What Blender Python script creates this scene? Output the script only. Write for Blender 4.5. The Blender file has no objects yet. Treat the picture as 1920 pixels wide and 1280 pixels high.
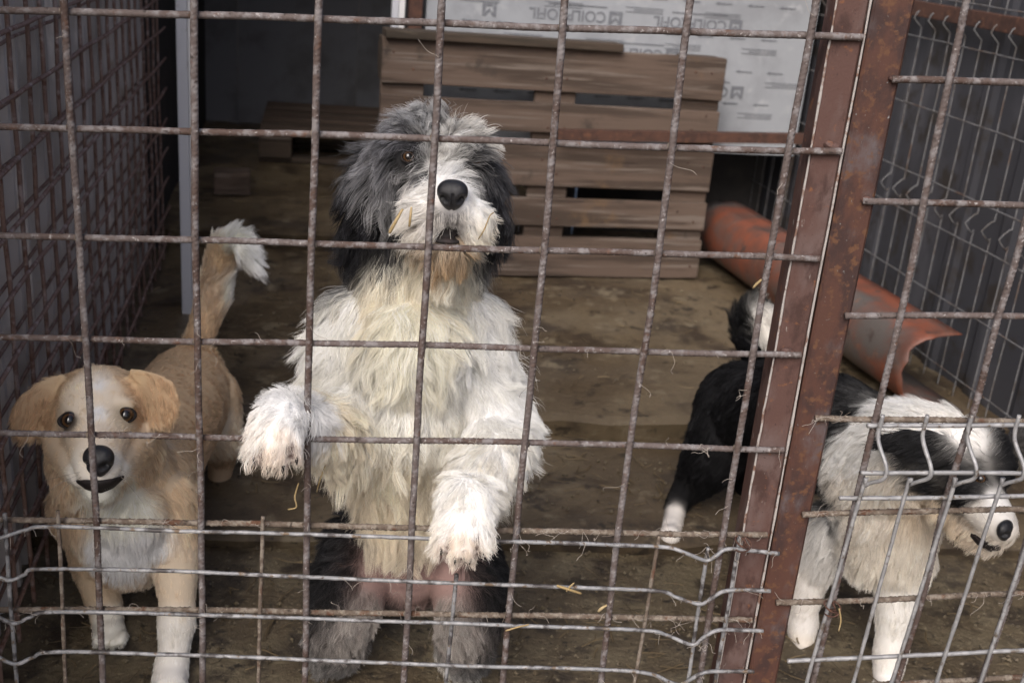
import bpy, bmesh, math, random
import numpy as np
from mathutils import Vector, Matrix, Euler, kdtree, noise as mnoise

random.seed(7)
RNG = np.random.default_rng(11)
scene = bpy.context.scene
COL = scene.collection

# ------------------------------------------------------------------ camera
FPX = 2100.0                       # focal length in pixels of a 1920 px wide picture
CAM_Y, CAM_Z = -1.4017, 1.2
M = np.array([[0.99604895, -0.03158629, 0.08299877],
              [0.06640689, -0.35561861, -0.93226902],
              [0.05896282, 0.93409727, -0.352116]])   # world axes seen from the camera (right, down, forward)
C = np.array([0.0, CAM_Y, CAM_Z])
cam_data = bpy.data.cameras.new('camera')
cam = bpy.data.objects.new('camera', cam_data)
COL.objects.link(cam)
right, up, back = M.T @ [1, 0, 0], M.T @ [0, -1, 0], M.T @ [0, 0, -1]
mw = Matrix.Identity(4)
for i in range(3):
    mw[i][0], mw[i][1], mw[i][2], mw[i][3] = right[i], up[i], back[i], C[i]
cam.matrix_world = mw
cam_data.sensor_width = 36.0
cam_data.lens = FPX / 1920 * 36.0
cam_data.clip_start, cam_data.clip_end = 0.05, 500.0
cam_data.dof.use_dof = True
cam_data.dof.focus_distance = 1.50
cam_data.dof.aperture_fstop = 6.5
scene.camera = cam

# ------------------------------------------------------------------ sky, sun, exposure
SUN_EL, SUN_AZ = 42.0, 200.0       # light comes from behind the camera, a little to its left
world = bpy.data.worlds.new('World')
scene.world = world
world.use_nodes = True
wn, wl = world.node_tree.nodes, world.node_tree.links
sky = wn.new('ShaderNodeTexSky')
sky.sky_type = 'NISHITA'
sky.sun_disc = False
sky.sun_elevation = math.radians(SUN_EL)
sky.sun_rotation = math.radians(SUN_AZ)
sky.air_density, sky.dust_density, sky.ozone_density = 0.6, 5.0, 0.7
wn['Background'].inputs['Strength'].default_value = 0.11
wl.new(sky.outputs['Color'], wn['Background'].inputs['Color'])
sun_data = bpy.data.lights.new('sun', 'SUN')
sun_data.energy = 1.45
sun_data.angle = math.radians(45)
sun_data.color = (1.0, 0.985, 0.97)
sun = bpy.data.objects.new('sun', sun_data)
COL.objects.link(sun)
az, el = math.radians(SUN_AZ), math.radians(SUN_EL)
to_sun = Vector((math.sin(az) * math.cos(el), math.cos(az) * math.cos(el), math.sin(el)))
sun.rotation_euler = to_sun.to_track_quat('Z', 'Y').to_euler()
sun.location = (0, -3, 6)
vs = scene.view_settings
vs.view_transform, vs.look, vs.exposure, vs.gamma = 'Standard', 'None', 0.76, 1.0
scene.cycles.use_denoising = True
scene.cycles.max_bounces = 8
scene.cycles.diffuse_bounces = 6

# ------------------------------------------------------------------ measuring helpers
def ray(px, py):
    return M.T @ np.array([(px - 960) / FPX, (py - 640) / FPX, 1.0])
def at(px, py, y=0.0):             # the point seen at a pixel on the upright plane Y = y
    r = ray(px, py)
    return C + r * ((y - CAM_Y) / r[1])
def fl(px, py, z=0.0):             # the point seen at a pixel on the level z
    r = ray(px, py)
    return C + r * ((z - CAM_Z) / r[2])
def hit(px, py, p0, n):
    r = ray(px, py)
    return C + r * (((np.array(p0) - C) @ n) / (r @ n))
def mpp(p):                        # metres per picture pixel at a point
    return float((M @ (np.array(p) - C))[2] / FPX)

# ------------------------------------------------------------------ object helpers
def empty(name, loc=(0, 0, 0), rz=0.0):
    o = bpy.data.objects.new(name, None)
    o.empty_display_size = 0.05
    COL.objects.link(o)
    o.location = loc
    o.rotation_euler = (0, 0, rz)
    return o
def tag(o, label=None, cat=None, group=None, kind=None):
    if label: o['label'] = label
    if cat: o['category'] = cat
    if group: o['group'] = group
    if kind: o['kind'] = kind
    return o
def link(name, me, mat=None, parent=None):
    o = bpy.data.objects.new(name, me)
    COL.objects.link(o)
    if mat is not None and not me.materials: me.materials.append(mat)
    if parent is not None:
        o.parent = parent
        o.matrix_parent_inverse = parent_inv(parent)
    return o
def parent_inv(p):
    m = Matrix.Translation(p.location) @ p.rotation_euler.to_matrix().to_4x4()
    if p.parent is not None:
        m = parent_inv(p.parent).inverted() @ m
    return m.inverted()
def mesh(name, verts, faces, smooth=False):
    me = bpy.data.meshes.new(name)
    me.from_pydata([tuple(map(float, v)) for v in verts], [], faces)
    me.update()
    if smooth:
        me.polygons.foreach_set('use_smooth', [True] * len(me.polygons))
    return me
def bm_mesh(name, bm, smooth=False):
    me = bpy.data.meshes.new(name)
    bmesh.ops.recalc_face_normals(bm, faces=bm.faces)
    bm.to_mesh(me)
    bm.free()
    if smooth:
        me.polygons.foreach_set('use_smooth', [True] * len(me.polygons))
    return me
def add_box(bm, lo, hi, bevel=0.0, jitter=0.0):
    vs_ = [bm.verts.new((x + random.uniform(-jitter, jitter), y + random.uniform(-jitter, jitter), z + random.uniform(-jitter, jitter)))
           for x in (lo[0], hi[0]) for y in (lo[1], hi[1]) for z in (lo[2], hi[2])]
    f = [(0, 1, 3, 2), (4, 6, 7, 5), (0, 4, 5, 1), (2, 3, 7, 6), (0, 2, 6, 4), (1, 5, 7, 3)]
    fs = [bm.faces.new([vs_[i] for i in q]) for q in f]
    if bevel > 0:
        es = list({e for q in fs for e in q.edges})
        bmesh.ops.bevel(bm, geom=es, offset=bevel, segments=2, affect='EDGES', profile=0.6)
def box_mesh(name, lo, hi, bevel=0.0, jitter=0.0):
    bm = bmesh.new()
    add_box(bm, lo, hi, bevel, jitter)
    return bm_mesh(name, bm)

def smooth_path(pts, step):
    pts = [np.array(p, float) for p in pts]
    if len(pts) > 2:               # Catmull-Rom
        ext = [2 * pts[0] - pts[1]] + pts + [2 * pts[-1] - pts[-2]]
        out = []
        for i in range(1, len(ext) - 2):
            p0, p1, p2, p3 = ext[i - 1:i + 3]
            for t in np.linspace(0, 1, 14, endpoint=False):
                out.append(0.5 * (2 * p1 + (p2 - p0) * t + (2 * p0 - 5 * p1 + 4 * p2 - p3) * t * t + (3 * p1 - p0 - 3 * p2 + p3) * t ** 3))
        out.append(pts[-1])
        pts = out
    P = np.array(pts)
    s = np.concatenate([[0], np.cumsum(np.linalg.norm(np.diff(P, axis=0), axis=1))])
    n = max(2, int(s[-1] / step) + 1)
    q = np.linspace(0, s[-1], n)
    return np.stack([np.interp(q, s, P[:, k]) for k in range(3)], 1), q
def tube_mesh(name, pts, r, step=0.01, sides=8, ribs=False, wobble=0.0, rough=0.0, taper=None, seed=0):
    P, s = smooth_path(pts, step)
    rng = np.random.default_rng(seed + 1)
    T = np.gradient(P, axis=0)
    T /= np.linalg.norm(T, axis=1)[:, None]
    ref = np.array([0, 1, 0]) if abs(T[0][1]) < 0.8 else np.array([1, 0, 0])
    U = np.cross(T, ref); U /= np.linalg.norm(U, axis=1)[:, None]
    V = np.cross(T, U)
    if wobble > 0:
        ph = rng.uniform(0, 6.28, 4)
        P = P + U * (wobble * (np.sin(s * 9 + ph[0]) + .5 * np.sin(s * 27 + ph[1])))[:, None] + V * (wobble * np.sin(s * 12 + ph[2]))[:, None]
    th = np.linspace(0, 2 * np.pi, sides, endpoint=False)
    R = np.full((len(s), sides), r)
    if ribs:
        side = np.sign(np.sin(th))[None, :]
        ph = s[:, None] / 0.0068 + 0.42 * side * np.cos(th)[None, :]
        R = R * (0.93 + 0.22 * np.clip(np.cos(2 * np.pi * ph), 0, 1) * np.abs(np.sin(th))[None, :] ** .5 + 0.09 * (np.abs(np.cos(th)) > 0.93)[None, :])
    if rough > 0:
        a = rng.normal(0, 1, (len(s) // 3 + 3, sides))
        b = np.repeat(a, 3, axis=0)[:len(s)]
        b = (b + np.roll(b, 1, 0) + np.roll(b, 1, 1)) / 3
        R = R * (1 + rough * b)
    if taper is not None:
        R = R * np.interp(s / s[-1], np.linspace(0, 1, len(taper)), taper)[:, None]
    ring = P[:, None, :] + R[..., None] * (np.cos(th)[None, :, None] * U[:, None, :] + np.sin(th)[None, :, None] * V[:, None, :])
    verts = ring.reshape(-1, 3)
    n = len(s)
    i, j = np.meshgrid(np.arange(n - 1), np.arange(sides), indexing='ij')
    a = i * sides + j; b = i * sides + (j + 1) % sides
    quads = np.stack([a, b, b + sides, a + sides], -1).reshape(-1, 4)
    faces = [tuple(q) for q in quads.tolist()] + [tuple(range(sides))[::-1], tuple(range((n - 1) * sides, n * sides))]
    return mesh(name, verts, faces, True)

# ------------------------------------------------------------------ materials
def new_mat(name):
    m = bpy.data.materials.new(name)
    m.use_nodes = True
    nt = m.node_tree
    return m, nt, nt.nodes['Principled BSDF']
def nnode(nt, kind, **kw):
    n = nt.nodes.new(kind)
    for k, v in kw.items():
        if k in n.inputs: n.inputs[k].default_value = v
        else: setattr(n, k, v)
    return n
def noise_fac(nt, scale, detail=6, rough=0.6, lo=0.4, hi=0.6, stretch=None, coord='Object', rand=True, dist=0.0):
    tc = nt.nodes.new('ShaderNodeTexCoord')
    mp = nt.nodes.new('ShaderNodeMapping')
    if stretch: mp.inputs['Scale'].default_value = stretch
    nt.links.new(tc.outputs[coord], mp.inputs['Vector'])
    if rand:
        oi = nt.nodes.new('ShaderNodeObjectInfo')
        mu = nnode(nt, 'ShaderNodeMath', operation='MULTIPLY'); mu.inputs[1].default_value = 37.0
        nt.links.new(oi.outputs['Random'], mu.inputs[0])
        nt.links.new(mu.outputs[0], mp.inputs['Location'])
    nz = nnode(nt, 'ShaderNodeTexNoise', Scale=scale, Detail=detail, Roughness=rough, Distortion=dist)
    nt.links.new(mp.outputs[0], nz.inputs['Vector'])
    mr = nnode(nt, 'ShaderNodeMapRange')
    mr.interpolation_type = 'SMOOTHSTEP'
    mr.inputs['From Min'].default_value, mr.inputs['From Max'].default_value = lo, hi
    nt.links.new(nz.outputs['Fac'], mr.inputs['Value'])
    return mr.outputs[0], nz.outputs['Fac']
def mix(nt, fac, a, b):
    n = nt.nodes.new('ShaderNodeMix')
    n.data_type = 'RGBA'
    for sock, v in ((n.inputs[6], a), (n.inputs[7], b)):
        if isinstance(v, tuple): sock.default_value = (*v, 1)
        else: nt.links.new(v, sock)
    if isinstance(fac, float): n.inputs[0].default_value = fac
    else: nt.links.new(fac, n.inputs[0])
    return n.outputs[2]
def bump(nt, bsdf, height, strength=0.3, dist=0.002):
    b = nnode(nt, 'ShaderNodeBump')
    b.inputs['Strength'].default_value, b.inputs['Distance'].default_value = strength, dist
    nt.links.new(height, b.inputs['Height'])
    nt.links.new(b.outputs[0], bsdf.inputs['Normal'])
def layered(name, base, layers, rough=0.85, damp=None, bump_scale=120, bump_str=0.4, bump_dist=0.001, metallic=0.0, coord='Object', spec=0.3, bstretch=None):
    """base colour, then (colour, scale, lo, hi, stretch) blotches one over the other"""
    m, nt, b = new_mat(name)
    c = base
    for (colr, sc, lo, hi, st) in layers:
        fac, _ = noise_fac(nt, sc, lo=lo, hi=hi, stretch=st, coord=coord)
        c = mix(nt, fac, c, colr)
    if isinstance(c, tuple): b.inputs['Base Color'].default_value = (*c, 1)
    else: nt.links.new(c, b.inputs['Base Color'])
    b.inputs['Roughness'].default_value = rough
    if damp:                                   # damp patches shine a little
        fac, _ = noise_fac(nt, damp[0], lo=.42, hi=.62, coord=coord)
        mr = nnode(nt, 'ShaderNodeMapRange')
        mr.inputs['To Min'].default_value, mr.inputs['To Max'].default_value = damp[1], rough
        nt.links.new(fac, mr.inputs['Value']); nt.links.new(mr.outputs[0], b.inputs['Roughness'])
    b.inputs['Metallic'].default_value = metallic
    b.inputs['Specular IOR Level'].default_value = spec
    _, h = noise_fac(nt, bump_scale, detail=8, coord=coord, stretch=bstretch)
    bump(nt, b, h, bump_str, bump_dist)
    return m

REBAR = layered('rebar_rust', (0.100, 0.080, 0.075), [((0.070, 0.046, 0.038), 7, .45, .62, None), ((0.175, 0.160, 0.160), 60, .46, .64, None), ((0.100, 0.055, 0.038), 45, .60, .72, None), ((0.30, 0.28, 0.275), 190, .60, .70, None), ((0.040, 0.030, 0.027), 110, .58, .70, None)], rough=.75, bump_scale=420, bump_str=.8, bump_dist=.0009)
GALV_DULL = layered('dull_galvanised_wire', (0.15, 0.15, 0.155), [((0.10, 0.09, 0.085), 30, .45, .62, None), ((0.11, 0.07, 0.05), 8, .55, .68, None)], rough=.7)
REBAR_MUD = layered('rebar_muddy', (0.1069, 0.08199, 0.06417), [((0.1925, 0.164, 0.1355), 70, .45, .6, None), ((0.09269, 0.04634, 0.02852), 40, .55, .68, None), ((0.2567, 0.221, 0.1711), 180, .58, .70, None), ((0.03565, 0.02709, 0.02139), 100, .58, .7, None)], rough=.9, bump_scale=380, bump_str=.8, bump_dist=.0012)
GALV = layered('galvanised_wire', (0.204, 0.207, 0.216), [((0.3, 0.3, 0.306), 60, .45, .62, None), ((0.066, 0.06, 0.06), 38, .50, .62, None), ((0.132, 0.096, 0.066), 75, .56, .68, None), ((0.054, 0.036, 0.027), 150, .62, .72, None)], rough=.55, bump_scale=330, bump_str=.5, bump_dist=.0007, metallic=.25)
GALV_CLEAN = layered('galvanised_wire_cleaner', (0.24, 0.24, 0.246), [((0.33, 0.33, 0.336), 50, .45, .62, None), ((0.12, 0.102, 0.084), 55, .55, .68, None), ((0.09, 0.054, 0.033), 110, .62, .72, None)], rough=.5, bump_scale=330, bump_str=.5, bump_dist=.0007, metallic=.3)
POST_GATE = layered('gate_tube_rust', (0.0833, 0.0442, 0.03655), [((0.1105, 0.0748, 0.068), 14, .48, .66, (1, 1, .45)), ((0.0493, 0.0255, 0.02125), 28, .5, .65, (1, 1, .5)), ((0.1573, 0.068, 0.034), 55, .6, .7, None), ((0.255, 0.221, 0.204), 110, .65, .72, (1, 1, .35)), ((0.0425, 0.0255, 0.0221), 160, .62, .72, None)], rough=.7, bump_scale=260, bump_str=.6, bump_dist=.0012)
POST_FIX = layered('post_rust', (0.07093, 0.03244, 0.02353), [((0.04092, 0.02208, 0.0196), 25, .45, .62, (1, 1, .5)), ((0.1037, 0.08976, 0.09407), 12, .52, .70, (1, 1, .6)), ((0.1037, 0.04968, 0.02745), 70, .52, .66, None), ((0.1855, 0.1863, 0.1882), 190, .66, .74, None)], rough=.65, bump_scale=240, bump_str=.5, bump_dist=.001)
EDGE = layered('pale_tube_edge', (0.336, 0.312, 0.296), [((0.16, 0.096, 0.072), 60, .5, .62, None)], rough=.6)
SIDE_BAR = layered('side_mesh_rust', (0.1938, 0.125, 0.1), [((0.3125, 0.25, 0.2313), 40, .5, .66, None), ((0.125, 0.0625, 0.04375), 60, .52, .66, None)], rough=.8)
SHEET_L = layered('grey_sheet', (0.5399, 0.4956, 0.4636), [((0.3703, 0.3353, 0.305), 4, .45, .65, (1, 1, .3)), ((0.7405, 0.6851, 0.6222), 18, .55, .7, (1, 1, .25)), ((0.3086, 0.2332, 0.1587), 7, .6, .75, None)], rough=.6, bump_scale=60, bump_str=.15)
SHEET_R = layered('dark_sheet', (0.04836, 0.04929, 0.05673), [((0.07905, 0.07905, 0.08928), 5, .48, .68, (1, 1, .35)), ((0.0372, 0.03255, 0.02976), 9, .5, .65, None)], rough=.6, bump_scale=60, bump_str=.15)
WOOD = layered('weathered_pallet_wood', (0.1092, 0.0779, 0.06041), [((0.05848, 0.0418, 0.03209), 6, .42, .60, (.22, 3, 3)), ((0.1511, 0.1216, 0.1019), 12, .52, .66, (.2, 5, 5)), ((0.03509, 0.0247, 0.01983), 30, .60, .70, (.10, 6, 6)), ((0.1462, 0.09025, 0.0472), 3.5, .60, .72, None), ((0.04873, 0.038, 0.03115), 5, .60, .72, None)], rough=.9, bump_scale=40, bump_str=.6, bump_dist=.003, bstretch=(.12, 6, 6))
WOOD_DARK = layered('dark_wood', (0.06375, 0.0465, 0.0345), [((0.0375, 0.03, 0.0225), 12, .45, .65, (.25, 3, 3)), ((0.0975, 0.07875, 0.06), 20, .58, .72, (.25, 4, 4))], rough=.9, bump_scale=40, bump_str=.4, bump_dist=.002, bstretch=(.15, 5, 5))  # darker wood for the plank, pallet blocks and bottom boards
FLOOR = layered('dirty_concrete', (0.08556, 0.06254, 0.03787), [((0.127, 0.09666, 0.05951), 2.2, .42, .60, None), ((0.04692, 0.03411, 0.02299), 4.5, .50, .64, None), ((0.1587, 0.1279, 0.08385), 13, .56, .68, None), ((0.03312, 0.02559, 0.01758), 17, .58, .68, None), ((0.2001, 0.1635, 0.1082), 90, .64, .72, None), ((0.0276, 0.02132, 0.01623), 55, .63, .71, None)], rough=.8, damp=(2.6, .30), bump_scale=55, bump_str=.6, bump_dist=.006, spec=.45)
FLOOR_LOW = layered('gritty_mud', (0.0936, 0.07097, 0.04332), [((0.1365, 0.1098, 0.0688), 7, .44, .60, None), ((0.0442, 0.03348, 0.02293), 11, .50, .64, None), ((0.2275, 0.1875, 0.121), 85, .60, .69, None), ((0.0286, 0.02276, 0.01656), 55, .58, .68, None)], rough=.85, damp=(3.2, .38), bump_scale=70, bump_str=.9, bump_dist=.008, spec=.45)
PANEL = layered('film_faced_panel', (0.288, 0.3024, 0.324), [((0.2376, 0.2484, 0.2664), 5, .45, .65, None), ((0.3312, 0.342, 0.36), 14, .55, .7, None)], rough=.45, bump_scale=14, bump_str=.15, bump_dist=.004)
PRINT = layered('grey_print', (0.14, 0.147, 0.1645), [((0.189, 0.1995, 0.217), 60, .5, .65, None)], rough=.6)
WHITE_METAL = layered('white_profile', (0.46, 0.47, 0.51), [((0.36, 0.36, 0.39), 9, .5, .7, (1, 1, .3)), ((0.22, 0.19, 0.17), 16, .62, .74, None)], rough=.5)
WHITE_DIRTY = layered('white_strip', (0.62, 0.62, 0.62), [((0.42, 0.41, 0.40), 9, .5, .7, (1, 1, .3))], rough=.5)
RUST = layered('brown_rust', (0.077, 0.0385, 0.028), [((0.049, 0.0266, 0.021), 20, .45, .62, None), ((0.119, 0.056, 0.035), 50, .55, .68, None)], rough=.85)
RIDGE = layered('red_coated_sheet', (0.2004, 0.06279, 0.03542), [((0.1058, 0.05071, 0.03795), 6, .42, .62, None), ((0.09128, 0.07969, 0.07337), 4, .42, .60, None), ((0.1892, 0.0966, 0.06325), 30, .60, .74, None), ((0.05566, 0.04226, 0.03795), 18, .58, .7, None)], rough=.5, bump_scale=30, bump_str=.2, spec=.4)
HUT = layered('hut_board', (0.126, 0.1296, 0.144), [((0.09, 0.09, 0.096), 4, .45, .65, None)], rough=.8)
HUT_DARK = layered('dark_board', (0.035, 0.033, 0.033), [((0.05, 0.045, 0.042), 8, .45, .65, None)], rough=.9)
STRAW = layered('straw', (0.28, 0.205, 0.10), [((0.38, 0.30, 0.17), 30, .45, .62, None), ((0.26, 0.18, 0.08), 60, .55, .68, None)], rough=.7)
STRAW_OLD = layered('trodden_straw', (0.105, 0.076, 0.042), [((0.20, 0.15, 0.085), 3, .50, .64, None), ((0.05, 0.038, 0.024), 5, .48, .62, None)], rough=.85)
LINT = layered('shed_hair', (0.38, 0.34, 0.30), [((0.22, 0.18, 0.15), 20, .5, .62, None)], rough=.8)
GROUND = layered('bare_earth', (0.10, 0.08, 0.06), [((0.14, 0.115, 0.085), .8, .45, .62, None), ((0.06, 0.05, 0.04), 3, .5, .66, None)], rough=.95, bump_scale=8, bump_str=.5, bump_dist=.02)
NOSE = layered('wet_nose', (0.013, 0.013, 0.015), [((0.022, 0.022, 0.026), 90, .5, .65, None)], rough=.38, bump_scale=420, bump_str=.5, bump_dist=.0007, spec=.5)
LIP = layered('dark_lip', (0.016, 0.013, 0.013), [((0.03, 0.022, 0.022), 60, .5, .65, None)], rough=.68, bump_scale=300, bump_str=.4)

def eye_mat():
    m, nt, b = new_mat('brown_eye')
    tc = nt.nodes.new('ShaderNodeTexCoord')
    sep = nt.nodes.new('ShaderNodeSeparateXYZ')
    nt.links.new(tc.outputs['Object'], sep.inputs[0])
    cx = nt.nodes.new('ShaderNodeCombineXYZ')
    nt.links.new(sep.outputs[0], cx.inputs[0]); nt.links.new(sep.outputs[1], cx.inputs[1])
    ln = nnode(nt, 'ShaderNodeVectorMath', operation='LENGTH')
    nt.links.new(cx.outputs[0], ln.inputs[0])
    mr = nnode(nt, 'ShaderNodeMapRange')
    mr.inputs['From Max'].default_value = 0.0125
    nt.links.new(ln.outputs['Value'], mr.inputs['Value'])
    cr = nt.nodes.new('ShaderNodeValToRGB')
    e = cr.color_ramp.elements
    e[0].position, e[0].color = 0.0, (0.004, 0.003, 0.003, 1)
    e[1].position, e[1].color = 1.0, (0.02, 0.015, 0.012, 1)
    for p, c in ((.42, (.004, .003, .003)), (.48, (.045, .022, .009)), (.66, (.075, .038, .014)), (.74, (.014, .008, .006)), (.82, (.010, .008, .007))):
        q = e.new(p); q.color = (*c, 1)
    nt.links.new(mr.outputs[0], cr.inputs[0])
    nt.links.new(cr.outputs[0], b.inputs['Base Color'])
    b.inputs['Roughness'].default_value = 0.04
    b.inputs['Coat Weight'].default_value = 0.8
    return m
EYE = eye_mat()

def tint_mat(name, hair):
    m, nt, b = new_mat(name)
    a = nnode(nt, 'ShaderNodeAttribute', attribute_name='tint')
    nt.links.new(a.outputs['Color'], b.inputs['Base Color'])
    b.inputs['Roughness'].default_value = 0.55 if hair else 0.8
    b.inputs['Specular IOR Level'].default_value = 0.22 if hair else 0.2
    if hair:
        tr = nt.nodes.new('ShaderNodeBsdfTranslucent')
        nt.links.new(a.outputs['Color'], tr.inputs['Color'])
        ms = nt.nodes.new('ShaderNodeMixShader')
        ms.inputs[0].default_value = 0.36
        nt.links.new(b.outputs[0], ms.inputs[1]); nt.links.new(tr.outputs[0], ms.inputs[2])
        nt.links.new(ms.outputs[0], nt.nodes['Material Output'].inputs['Surface'])
    return m
FUR = tint_mat('fur_strands', True)
SKIN = tint_mat('dog_skin', False)

# ================================================================== THE SETTING
DEPTH = np.array([-0.13741662, 0.99051334, 0.0])       # the pen's side walls run this way
ACROSS = np.array([DEPTH[1], -DEPTH[0], 0.0])          # and its rear wall this way
LW0 = np.array([-0.9035, 1.7252, 0.0])                 # a point on the left side mesh
RW0 = np.array([1.50, 1.5, 0.0])                       # a point on the right side mesh
PAL0 = np.array([0.222, 2.431, 0.0])
PD = np.array([math.cos(.175), math.sin(.175), 0.0])
PN = np.array([-PD[1], PD[0], 0.0])

def slab(name, y0, y1, z, zb, mat, x0=-2.2, x1=3.2, nx=90, ny=None, amp=0.004, skew=0.0, seed=0):
    """an uneven slab with a worn, irregular front edge"""
    ny = ny or max(8, int((y1 - y0) / 0.04))
    verts, faces = [], []
    for j in range(ny + 2):
        for i in range(nx + 1):
            x = x0 + (x1 - x0) * i / nx
            e = 0.018 * mnoise.noise(Vector((x * 3.1, seed, 0))) + 0.008 * mnoise.noise(Vector((x * 14, seed, 3)))
            if j == 0: y, zz = y0 + e + .045 + skew * x, zb       # undercut, shaped to keep the step's face in shadow
            else:
                t = (j - 1) / ny
                y = y0 + e * (1 - t) + (y1 - y0) * t + skew * x
                zz = z + amp * 2.2 * mnoise.noise(Vector((x * 2.5, y * 2.5, seed))) + amp * mnoise.noise(Vector((x * 9, y * 9, seed + 5)))
                if j == 1: zz -= 0.006 + 0.006 * mnoise.noise(Vector((x * 8, 1, seed)))
            verts.append((x, y, zz))
    for j in range(ny + 1):
        for i in range(nx):
            a = j * (nx + 1) + i
            faces.append((a, a + 1, a + nx + 2, a + nx + 1))
    o = link(name, mesh(name, verts, faces, False), mat)
    return tag(o, kind='structure')

o = link('ground', mesh('ground', [(-150, -150, -.16), (150, -150, -.16), (150, 150, -.16), (-150, 150, -.16)], [(0, 1, 2, 3)]), GROUND)
tag(o, kind='structure')
slab('floor', 1.20, 6.0, 0.0, -0.15, FLOOR, skew=.10, seed=1)
slab('floor_step', 0.70, 1.42, -0.058, -0.15, FLOOR, skew=.08, seed=4)
slab('floor_front', -0.9, 0.98, -0.092, -0.155, FLOOR_LOW, amp=.006, skew=.05, seed=9, ny=60)
slab('shelter_floor', 2.62, 5.2, 0.07, -0.02, FLOOR, x0=-1.6, x1=0.35, nx=40, skew=.12, seed=13)

def corrugated(name, p0, along, length, z0, z1, mat, normal, pitch=0.11, depth=0.018):
    prof = [(0, 0), (.30, 0), (.38, 1), (.58, 1), (.66, 0), (1, 0)]
    pts = []
    n = int(length / pitch)
    for k in range(n):
        for (u, h) in prof[:-1]:
            pts.append(np.array(p0) + along * ((k + u) * pitch) + normal * (h * depth))
    verts = [(*p[:2], z0) for p in pts] + [(*p[:2], z1) for p in pts]
    m = len(pts)
    faces = [(i, i + 1, m + i + 1, m + i) for i in range(m - 1)]
    me = mesh(name, verts, faces)
    o = link(name, me, mat)
    sd = o.modifiers.new('sheet', 'SOLIDIFY'); sd.thickness = 0.0015
    return o
s0 = LW0 - DEPTH * 2.2 - ACROSS * 0.075
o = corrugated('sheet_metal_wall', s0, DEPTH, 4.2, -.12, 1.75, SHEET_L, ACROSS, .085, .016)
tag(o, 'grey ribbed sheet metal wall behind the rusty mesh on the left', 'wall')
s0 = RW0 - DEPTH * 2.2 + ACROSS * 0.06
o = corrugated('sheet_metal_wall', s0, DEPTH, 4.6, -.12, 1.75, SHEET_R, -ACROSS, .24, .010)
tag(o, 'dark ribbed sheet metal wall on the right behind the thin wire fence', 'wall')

# shelter at the back: boards on three sides, a roof, dark inside
def wall_box(name, centre, along, length, thick, z0, z1, mat):
    bm = bmesh.new()
    add_box(bm, (-length / 2, -thick / 2, z0), (length / 2, thick / 2, z1), .004)
    o = link(name, bm_mesh(name, bm), mat)
    o.location = (centre[0], centre[1], 0)
    o.rotation_euler = (0, 0, math.atan2(along[1], along[0]))
    return o
shelter = empty('shelter', (-.4, 3.6, 0))
tag(shelter, 'dark roofed shelter at the back left beyond the white post', 'shelter')
bw = np.array([-.45, 4.75, 0])
def to_child(o, par):
    o.parent = par; o.matrix_parent_inverse = parent_inv(par)
for k in range(4):
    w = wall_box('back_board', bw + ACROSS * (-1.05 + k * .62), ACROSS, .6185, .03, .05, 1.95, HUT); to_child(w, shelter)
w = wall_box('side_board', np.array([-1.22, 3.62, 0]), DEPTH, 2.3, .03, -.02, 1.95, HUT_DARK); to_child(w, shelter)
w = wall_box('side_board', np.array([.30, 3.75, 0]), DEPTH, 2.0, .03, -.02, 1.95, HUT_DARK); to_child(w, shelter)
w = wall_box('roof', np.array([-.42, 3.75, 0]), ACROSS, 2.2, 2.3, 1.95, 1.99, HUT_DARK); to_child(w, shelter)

# ================================================================== FENCES
def bar(par, pts, r=.0047, mat=REBAR, name='bar', seed=0, ribs=True, wob=.0007, step=.0017, sides=10, rough=.03):
    return link(name, tube_mesh(name, pts, r, step, sides, ribs, wob, rough, seed=seed), mat, par)

gate = empty('rebar_gate', at(900, 1330, 0))
tag(gate, 'rusty gate of square rebar mesh with a square tube on its right', 'gate')
VB = [[(118, -60), (120, 0), (160, 640), (181, 980), (193, 1280), (196, 1370)],
      [(362, -60), (363, 0), (370, 640), (377, 980), (381, 1280), (382, 1370)],
      [(598, -60), (597, 0), (585, 460), (577, 800), (572, 1280), (571, 1370)],
      [(833, -60), (829, 0), (803, 460), (782, 820), (757, 1270), (752, 1370)],
      [(1065, -60), (1060, 0), (1020, 460), (985, 830), (942, 1270), (933, 1370)],
      [(1303, -60), (1295, 0), (1235, 475), (1181, 830), (1128, 1270), (1117, 1370)],
      [(1537, -60), (1525, 40), (1440, 490), (1385, 830), (1343, 1080), (1310, 1280), (1296, 1370)]]
for k, v in enumerate(VB):
    bar(gate, [at(x, y, -.0098) for x, y in v], seed=k)
HB = [[(-130, 12), (0, 19), (640, 37), (1060, 52), (1618, 72)],
      [(-130, 233), (0, 237), (600, 253), (1240, 276), (1578, 284)],
      [(-130, 437), (0, 441), (590, 457), (1230, 475), (1537, 486)],
      [(-130, 629), (0, 632), (570, 643), (1000, 653), (1502, 666)],
      [(-130, 810), (0, 812), (570, 822), (1180, 834), (1470, 843)],
      [(-130, 969), (0, 972), (600, 985), (1160, 998), (1438, 1003)],
      [(-130, 1139), (0, 1141), (560, 1146), (1130, 1156), (1410, 1162)],
      [(-130, 1300), (0, 1302), (600, 1307), (1385, 1318)]]
for k, h in enumerate(HB):
    bar(gate, [at(x, y, 0) for x, y in h], mat=REBAR_MUD if k >= 5 else REBAR, seed=20 + k, r=.0044, rough=.10 if k >= 5 else .04)
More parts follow.
